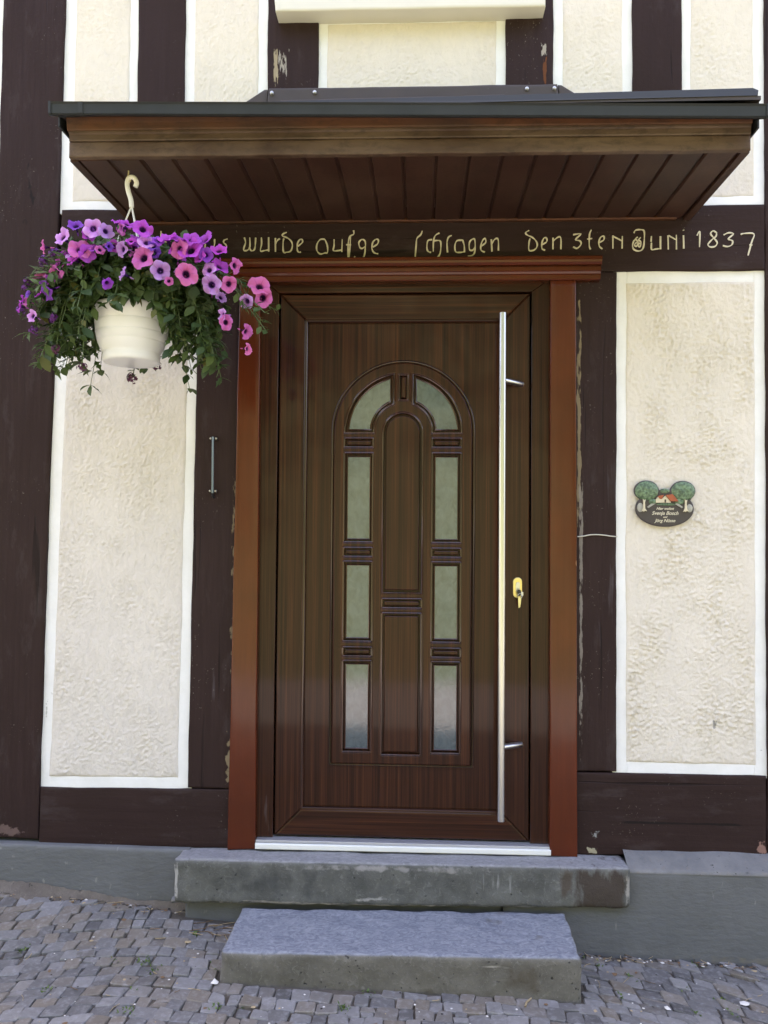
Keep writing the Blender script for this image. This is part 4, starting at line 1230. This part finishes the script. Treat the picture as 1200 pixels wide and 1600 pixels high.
lathe('pot', prof, 64, POT, basket, (BX, BY, 0))
STRING = simple('white plastic hanger', (.72, .70, .62), .4, .05)
tube('hanger_hook', [[(-.953, -.50, 2.245), (-.956, -.50, 2.27), (-.964, -.50, 2.295), (-.969, -.50, 2.318), (-.967, -.50, 2.336), (-.957, -.50, 2.345), (-.945, -.50, 2.341), (-.938, -.50, 2.326), (-.942, -.50, 2.312)]], .0078, STRING, basket, 3, smooth_path=True)
tube('ceiling_hook', [[(-.966, -.50, 2.375), (-.966, -.50, 2.352), (-.972, -.50, 2.340), (-.966, -.50, 2.330), (-.957, -.50, 2.333)]], .0026, simple('yellowed hook', (.45, .38, .2), .5), basket, 2, smooth_path=True)
for a in (200, 305, 80):
    ca, sa = math.cos(math.radians(a)), math.sin(math.radians(a))
    tube('strand', [[(-.953, -.50, 2.25), (BX + ca * .06, BY + sa * .06, 2.10), (BX + ca * .124, BY + sa * .124, 1.93)]], .0028, STRING, basket, 2)

FOL = Leaves()
stem_paths = []
def stem(az, out, rise, drop, n=16, leafL=.034, serr=.3, r0=.05, dens=2):
    d = Vector((math.cos(az), math.sin(az), 0)); s = Vector((-d.y, d.x, 0))
    bend = random.uniform(-.25, .25); path = []
    for k in range(n + 1):
        t = k / n
        p = Vector((BX, BY, 1.945)) + d * (r0 + out * (t ** .8)) + s * out * bend * t * t + Vector((0, 0, rise * math.sin(min(1, t * 1.15) * math.pi * .72) - drop * t ** 2.2))
        p += Vector((random.gauss(0, .004), random.gauss(0, .004), random.gauss(0, .004)))
        path.append(p)
    stem_paths.append(path)
    for k in range(1, n + 1):
        tan = (path[k] - path[k - 1]).normalized()
        for q in range(dens):
            a = random.random() * 6.3
            o1 = tan.orthogonal().normalized(); o2 = tan.cross(o1)
            side = o1 * math.cos(a) + o2 * math.sin(a)
            dirv = side * .9 + tan * .5 + Vector((0, 0, random.uniform(-.25, .35))) + d * .25
            L = leafL * random.uniform(.6, 1.2)
            ser = random.random() < serr
            FOL.add(path[k], dirv, Vector((0, 0, 1)) + d * .5 + Vector((0, -.3, 0)), L, L * (.20 if ser else .30), serr=ser)
random.seed(21)
for i in range(95):      # crown
    az = random.uniform(0, 2 * math.pi); stem(az, random.uniform(.08, .22) * (.8 if math.sin(az) < -.3 else 1), random.uniform(.10, .21), random.uniform(.04, .16), 12, .042, .35, dens=3)
for i in range(72):      # left lobe
    az = math.pi + random.gauss(0, .42); stem(az, random.uniform(.12, .27), random.uniform(.08, .16), random.uniform(.08, .33), 16, .046, .55, dens=3)
for i in range(52):      # right lobe
    az = random.gauss(0.12, .40); stem(az, random.uniform(.10, .26), random.uniform(.08, .15), random.uniform(.08, .32), 16, .044, .25, dens=3)
for i in range(5):       # long trails to the right
    az = random.gauss(0, .12); stem(az, random.uniform(.36, .42), random.uniform(.10, .14), random.uniform(.12, .28), 22, .028, .3, dens=2)
for i in range(34):      # front overhang, short
    az = -math.pi / 2 + random.gauss(0, .6); stem(az, random.uniform(.07, .12), random.uniform(.06, .13), random.uniform(.05, .105), 10, .042, .1)
for i in range(30):      # behind the pot
    az = math.pi / 2 + random.gauss(0, .8); stem(az, random.uniform(.10, .22), random.uniform(.06, .12), random.uniform(.12, .25), 14, .040, .3)
fo = FOL.build('foliage', LEAF, basket); tag(fo, kind='stuff')
GSTEM = simple('green stem', (.07, .11, .03), .6)
st = tube('stems', [p[::2] for p in stem_paths], .0013, GSTEM, basket, 0); tag(st, kind='stuff')
# larger single leaves hanging over the rim
LM = Leaves()
for i, (x, z, L) in enumerate(((-.915, 1.955, .046), (-.872, 1.95, .042), (-.845, 1.94, .046), (-1.005, 1.935, .040), (-.955, 1.965, .042), (-.80, 1.975, .052), (-.765, 1.99, .050), (-.71, 1.955, .048), (-.83, 1.995, .042), (-.985, 1.99, .040))):
    q = Leaves(); q.add((x, -.655 + abs(x - BX) * .25, z), (random.uniform(-.35, .35), -.25, -1), (0, -1, .3), L, L * .40, (random.uniform(.1, .6), .2), .18)
    q.build('leaf', LEAF, basket)

def petal_mat(name, edge, mid, throat, vein):
    m = M(name)
    uv = m.n('ShaderNodeUVMap'); uv.uv_map = 'UVMap'
    sp = m.n('ShaderNodeSeparateXYZ'); m.l(uv.outputs[0], sp.inputs[0])
    r, a = sp.outputs[0], sp.outputs[1]
    c = m.ramp(r, [(.0, throat), (.20, throat), (.34, mid), (1.0, edge)])
    w = m.math('ABSOLUTE', m.math('SINE', m.math('MULTIPLY', a, 5 * math.pi)))       # one vein per lobe
    vn = m.math('MULTIPLY', m.ramp(w, [(.0, 1), (.22, 0)]), m.ramp(r, [(.2, 1), (.85, .0)]))
    c = m.mix(m.math('MULTIPLY', vn, .75), c, vein)
    inf = m.n('ShaderNodeObjectInfo')
    hs = m.n('ShaderNodeHueSaturation'); m.l(c, hs.inputs['Color'])
    m.l(m.math('ADD', m.math('MULTIPLY', inf.outputs['Random'], .05), .475), hs.inputs['Hue']); m.l(m.math('ADD', m.math('MULTIPLY', inf.outputs['Random'], .3), .88), hs.inputs['Value'])
    c = hs.outputs[0]
    m.fin(c, .6, m.bump(m.math('ADD', m.noise(m.vec(), 220, 3), w), .25, .001), Specular_IOR_Level=.25)
    tr = m.n('ShaderNodeBsdfTranslucent'); m.l(c, tr.inputs[0])
    mx = m.n('ShaderNodeMixShader'); mx.inputs[0].default_value = .35
    m.l(m.b.outputs[0], mx.inputs[1]); m.l(tr.outputs[0], mx.inputs[2]); m.l(mx.outputs[0], m.out.inputs[0])
    return m.m
PET = {'k': petal_mat('pink petal', (.66, .17, .47), (.60, .12, .38), (.022, .004, .04), (.22, .02, .16)),
       'm': petal_mat('magenta petal', (.50, .085, .56), (.46, .06, .48), (.020, .003, .04), (.16, .01, .18)),
       'l': petal_mat('lilac petal', (.60, .33, .72), (.48, .20, .58), (.025, .005, .06), (.14, .02, .22)),
       'p': petal_mat('purple petal', (.26, .07, .50), (.20, .04, .40), (.02, .004, .06), (.07, .01, .17))}
def petunia_mesh(key, seed):
    rnd = random.Random(seed)
    NR, NA = 8, 40
    V, F, UV = [], [], []
    ph = rnd.random() * 6; ruff = [rnd.uniform(-.30, .30) for _ in range(10)]; lob = [rnd.uniform(.90, 1.10) for _ in range(5)]
    curl = rnd.uniform(.0, .30)
    for i in range(NR + 1):
        t = i / NR
        for k in range(NA):
            a = 2 * math.pi * k / NA
            li = a / (2 * math.pi) * 5
            lo = lob[int(li) % 5] * (1 - (li % 1)) + lob[(int(li) + 1) % 5] * (li % 1)
            R = t ** .8 * (1 + .16 * t * abs(math.sin(a * 2.5)) - .08 * t) * (1 + (lo - 1) * t)
            z = -.85 * math.exp(-t * 5.0) + .10 * t + curl * -.5 * t ** 3 + t * t * .14 * math.sin(a * 5 + ph) + t ** 3 * .05 * math.sin(a * 17 + ph) + t * t * ruff[int(li * 2) % 10] * .7
            R = max(R, .10)
            V.append((R * math.cos(a), R * math.sin(a), z)); UV.append((t, k / NA))
    # tube behind
    for z, r in ((-1.1, .09), (-1.5, .05)):
        for k in range(NA):
            a = 2 * math.pi * k / NA; V.append((r * math.cos(a), r * math.sin(a), z)); UV.append((.5, k / NA))
    idx = lambda i, k: i * NA + k % NA
    for i in range(NR):
        for k in range(NA): F.append((idx(i, k), idx(i + 1, k), idx(i + 1, k + 1), idx(i, k + 1)))
    tb = (NR + 1)
    for k in range(NA):
        F.append((idx(0, k + 1), idx(tb, k + 1), idx(tb, k), idx(0, k))[::-1]); F.append((idx(tb, k + 1), idx(tb + 1, k + 1), idx(tb + 1, k), idx(tb, k))[::-1])
    me = bpy.data.meshes.new('flower'); me.from_pydata(V, [], F); me.update(); me.shade_smooth()
    ul = me.uv_layers.new(name='UVMap')
    for lp in me.loops: ul.data[lp.index].uv = UV[lp.vertex_index]
    me.materials.append(PET[key]); return me
PM = {k: [petunia_mesh(k, 10 * i + ord(k)) for i in range(4)] for k in PET}
random.seed(5)
extra = []
for k in range(44):
    a = random.uniform(-1, 1); px_ = BX + a * .30; up_ = math.sqrt(max(0, 1 - a * a)) * random.uniform(.35, 1.0)
    extra.append((px_, BY - .17 * math.sqrt(max(.05, 1 - a * a)) * random.uniform(.2, 1), 1.99 + .15 * up_ - .06 * abs(a), random.uniform(.014, .024), random.choice('kmmlp'), random.uniform(-.9, .9) + a * .5, random.uniform(-.2, 1.0)))
for (x, y, z, r, key, yaw, pit) in FLOWERS + extra:
    o = bpy.data.objects.new('flower', random.choice(PM[key])); link(o, basket)
    d = Vector((math.sin(yaw) * math.cos(pit), -math.cos(yaw) * math.cos(pit), math.sin(pit)))
    d = (d + Vector((random.gauss(0, .26), 0, random.gauss(0, .24)))).normalized()
    q = d.to_track_quat('Z', 'Y')
    o.rotation_mode = 'QUATERNION'; o.rotation_quaternion = q @ Matrix.Rotation(random.random() * 6.3, 4, 'Z').to_quaternion()
    x, y, z = x * .979, y - .052, 1.175 + (z - 1.175) * .979        # blossoms stand clear of the leaves
    o.location = (x, y, z); r *= .98; o.scale = (r, r * random.uniform(.88, 1.05), r)
# clustered dark verbena heads
VERB = [simple('dark violet blossom', (.13, .015, .20), .6, .35, 60), simple('maroon blossom', (.085, .012, .05), .6, .35, 60)]
for i, (x, y, z, r) in enumerate(CLUSTERS):
    V, F = [], []
    for k in range(26):
        d = Vector((random.gauss(0, 1), random.gauss(-.5, 1), random.gauss(.1, 1))).normalized()
        c = Vector((x, y, z)) + d * r * random.uniform(.55, 1.0); s = d.orthogonal().normalized(); t = d.cross(s); rr = r * .36
        b = len(V); V.append(tuple(c - d * rr * .3))
        for a in range(10):
            q = rr * (1.0 if a % 2 == 0 else .45); V.append(tuple(c + (s * math.cos(a * .628) + t * math.sin(a * .628)) * q))
        for a in range(10): F.append((b, b + 1 + a, b + 1 + (a + 1) % 10))
    c0 = Vector((x, y, z)); b0 = Vector((BX + (x - BX) * .5, BY + (y - BY) * .5 + (.10 if i in (7, 8) else 0), 1.97))
    mid = (c0 + b0) / 2 + Vector(((x - BX) * .12, (y - BY) * .2, .05 if i not in (7, 8) else 0))
    tube('stem', [[b0, mid, c0]], .0016, GSTEM, basket, 1, smooth_path=True)
    q = Leaves()
    for k in range(7):
        a = random.random() * 6.3
        q.add(c0 + (mid - c0) * random.uniform(.05, .45), (math.cos(a), math.sin(a) - .3, random.uniform(-.5, .4)), (0, -.4, 1), random.uniform(.025, .042), random.uniform(.007, .011), serr=True)
    tag(q.build('cluster_leaves', LEAF, basket), kind='stuff')
    mesh_obj('flower_cluster', V, F, VERB[1 if i in (5, 6, 7, 8) else 0], basket)

# ------------------------------------------------------------------ name plaque
pq = empty('name_plaque', (.898, -.012, 1.290))
tag(pq, 'small dark ceramic name plaque with two green trees and a red roofed cottage', 'plaque')
def px(name, o): o.location = -Vector(pq.location); return o
PCX, PCZ = .898, 1.290
def radial_union(shapes, n=120):
    out = []
    for k in range(n):
        a = 2 * math.pi * k / n; d = Vector((math.cos(a), math.sin(a))); best = 0
        for (cx, cz, rx, rz) in shapes:
            A = (d.x / rx) ** 2 + (d.y / rz) ** 2; B = -2 * (d.x * cx / rx ** 2 + d.y * cz / rz ** 2); C = (cx / rx) ** 2 + (cz / rz) ** 2 - 1
            D = B * B - 4 * A * C
            if D >= 0: best = max(best, (-B + math.sqrt(D)) / (2 * A))
        out.append((PCX + d.x * best, PCZ + d.y * best))
    return out
CER = simple('dark brown glaze', (.050, .040, .042), .4, .15, 40)
GRN = M('green glaze'); gv = GRN.vec()
GREEN = GRN.fin(GRN.mix(GRN.ramp(GRN.noise(gv, 110, 4, .6), [(.35, 0), (.65, 1)]), (.05, .085, .05), (.17, .27, .15)), .4, GRN.bump(GRN.noise(gv, 150, 3), .8, .003))
REDR = simple('terracotta glaze', (.36, .085, .035), .45, .15, 50); IVORY = simple('ivory glaze', (.62, .55, .40), .45, .15, 60); GREY = simple('pale stone glaze', (.35, .34, .30), .5, .3, 120)
px('', plate('back_plate', [radial_union([(0, 0, .107, .067), (-.066, .067, .046, .038), (.067, .066, .046, .038), (0, .045, .06, .026)])], -.022, .014, .004, CER, pq))
def dome(name, cx, cz, rx, rz, h, mat, y=-.0215, lump=.12, seed=0):
    V, F = [], []; NR, NA = 6, 32
    for i in range(NR + 1):
        t = i / NR
        for k in range(NA):
            a = 2 * math.pi * k / NA
            w = 1 + lump * .35 * float(perlin(math.cos(a) * 2.2 + seed, math.sin(a) * 2.2)); n = float(perlin(t * math.cos(a) * 3 + seed, t * math.sin(a) * 3 + 5))
            V.append((PCX + cx + rx * w * t * math.cos(a), y - h * math.sqrt(max(0, 1 - t * t)) * (1 + lump * 2 * n), PCZ + cz + rz * w * t * math.sin(a)))
    for i in range(NR):
        for k in range(NA):
            F.append((i * NA + k, i * NA + (k + 1) % NA, (i + 1) * NA + (k + 1) % NA, (i + 1) * NA + k))
    return px('', mesh_obj(name, V, F, mat, pq))
dome('tree_crown', -.066, .066, .0435, .036, .010, GREEN, seed=1); dome('tree_crown', .067, .065, .0435, .036, .010, GREEN, seed=8)
dome('bush', -.044, .026, .015, .011, .006, GREEN, seed=3); dome('bush', .053, .026, .017, .012, .006, GREEN, seed=5); dome('bush', .0, .066, .018, .009, .004, GREEN, seed=6); dome('bush', .008, .016, .040, .005, .004, GREEN, seed=9)
dome('pond', -.090, .004, .012, .018, .003, GREY, seed=2); dome('pond', .090, .002, .012, .016, .003, GREY, seed=4)
for sx in (-1, 1):
    x = sx * .076 - .001
    px('', plate('tree_trunk', [[(PCX + x + a, PCZ + b) for a, b in ((-.010, -.012), (-.004, -.009), (-.001, -.012), (.004, -.008), (.011, -.010), (.004, .000), (.003, .022), (.006, .034), (.001, .030), (-.004, .036), (-.003, .022), (-.004, .002))]], -.029, .008, .0012, IVORY, pq))
px('', plate('cottage_wall', [[(PCX + a, PCZ + b) for a, b in ((-.034, .022), (-.002, .022), (.020, .022), (.020, .030), (.002, .050), (-.012, .036), (-.024, .046), (-.034, .034))]], -.0275, .007, .0006, IVORY, pq))
px('', plate('cottage_roof', [[(PCX + a, PCZ + b) for a, b in ((.000, .050), (.026, .054), (.048, .027), (.018, .027))]], -.032, .006, .0012, REDR, pq))
px('', plate('cottage_roof', [[(PCX + a, PCZ + b) for a, b in ((-.028, .046), (-.006, .051), (-.012, .036), (-.020, .036))]], -.031, .006, .0010, REDR, pq))
for sx in (-1, 1):
    px('', plate('garden_wall', [[(PCX + sx * a, PCZ + b) for a, b in ((.036, .018), (.060, .002), (.066, .006), (.046, .021))]], -.0255, .005, .0008, GREY, pq))
px('', plate('doorway', [rect_loop(PCX - .003, PCX + .003, PCZ + .0225, PCZ + .034, .0015)], -.0283, .003, .0003, CER, pq))
IV2 = simple('cream lettering', (.66, .60, .46), .5)
for txt, dz, size in (('Hier wohnt', -.004, .0135), ('Svenja Bosch', -.0225, .0185), ('und', -.034, .0095), ('J\u00f6rg N\u00fcsse', -.0495, .0165)):
    fc = bpy.data.curves.new('lettering', 'FONT'); fc.body = txt; fc.size = size; fc.shear = .35; fc.align_x = 'CENTER'; fc.extrude = .0006; fc.offset = .00025
    o = from_curve('lettering', fc, IV2, pq, False)
    for v in o.data.vertices: v.co = Vector((PCX + v.co.x, -.0226 - v.co.z, PCZ + dz + v.co.y))
    px('', o)

# ------------------------------------------------------------------ slim rod on the left post
rod = empty('metal_rod', (-.793, -.012, 1.325))
tag(rod, 'slim upright metal rod with four pale screws on post left of door', 'rod')
STB = M('blued steel').fin((.16, .20, .25), .3, None, Metallic=.8)
def rp(o): o.location = -Vector(rod.location); return o
rp(tube('bar', [[(-.7945, -.030, 1.552), (-.7930, -.030, 1.338)]], .0042, STB, rod, 3))
rp(tube('tip', [[(-.7930, -.030, 1.337), (-.7925, -.026, 1.327), (-.7920, -.018, 1.322)]], .005, BLACKP, rod, 2))
SCR = simple('pale screw head', (.50, .46, .38), .4)
for z in (1.546, 1.346):
    rp(box('clip', -.806, -.780, -.026, -.010, z - .006, z + .006, BLACKP, rod, .002))
    for sx in (-1, 1):
        s = lathe('screw', [(.0001, -.0035), (.0028, -.003), (.0040, -.0008), (.0040, .003)], 10, SCR, rod)
        s.rotation_euler = (math.radians(-90), 0, 0); s.location = Vector((-.7937 + sx * .0105, -.0275, z)) - Vector(rod.location)

# ------------------------------------------------------------------ keys in the lock
kb = empty('door_keys', (.361, -.02, .98))
tag(kb, 'two keys with a black bow hanging from the brass door lock', 'keys')
def kp(o): o.location = -Vector(kb.location); return o
kp(plate('key_bow', [rect_loop(.3555, .3685, .962, .986, .006, 6)], -.034, .006, .0015, BLACKP, kb))
kp(tube('key_blade', [[(.361, -.012, .988), (.361, -.031, .984)]], .003, KEYM, kb, 2))
kp(tube('ring', [[(.364 + .008 * math.cos(a * .5236), -.037 + .002 * math.sin(a * 1.05), .963 + .009 * math.sin(a * .5236)) for a in range(12)]], .0011, STEEL, kb, 2, cyclic=True))
for x, a in ((.3600, -.05), (.3660, .08)):
    pts = [(-.0035, .0), (.0035, .0), (.0032, -.026), (.0018, -.029), (.003, -.033), (.0005, -.038), (-.0032, -.040)]
    kp(plate('key_blade', [[(x + p[0] + a * p[1], .958 + p[1]) for p in pts]], -.040 if a < 0 else -.0375, .002, .0004, KEYM, kb))
kp(plate('key_bow', [rect_loop(.368, .377, .962, .978, .004, 5)], -.0335, .003, .001, STEEL, kb))

# ------------------------------------------------------------------ green bank across the road (seen mirrored in the door panes)
HG = Leaves(); random.seed(3)
clumps = []
for i in range(46):
    x = random.uniform(-16, 16); y = random.uniform(-14, -6.6); r = random.uniform(.7, 1.7)
    clumps.append((x, y, float(far_z(x, y)) + r * random.uniform(.2, 1.6) + max(0, -9.5 - y) * .35, r))
for i in range(60):
    x = random.uniform(-24, 24); y = random.uniform(-22, -15); r = random.uniform(1.2, 2.6)
    clumps.append((x, y, float(far_z(x, y)) + random.uniform(1.5, 8.5), r))
for (x, y, z, r) in clumps:
    for k in range(int(150 * r)):
        d = Vector((random.gauss(0, 1), random.gauss(0, 1), random.gauss(0, 1))).normalized()
        p = Vector((x, y, z)) + Vector((d.x, d.y, d.z * .9)) * r * random.uniform(.6, 1.08)
        HG.add(p, Vector((random.gauss(0, 1), random.gauss(0, 1), random.gauss(-.3, 1))), d, random.uniform(.14, .30) * (1 + .35 * (r > 1.7)), random.uniform(.06, .12) * (1 + .5 * (r > 1.7)))
hb = HG.build('green_bank', leaf_mat('bank leaves', (.018, .040, .012), (.060, .105, .036)))
tag(hb, 'sunlit green bushes on the bank across the road, mirrored in the door panes', 'bushes', kind='stuff')
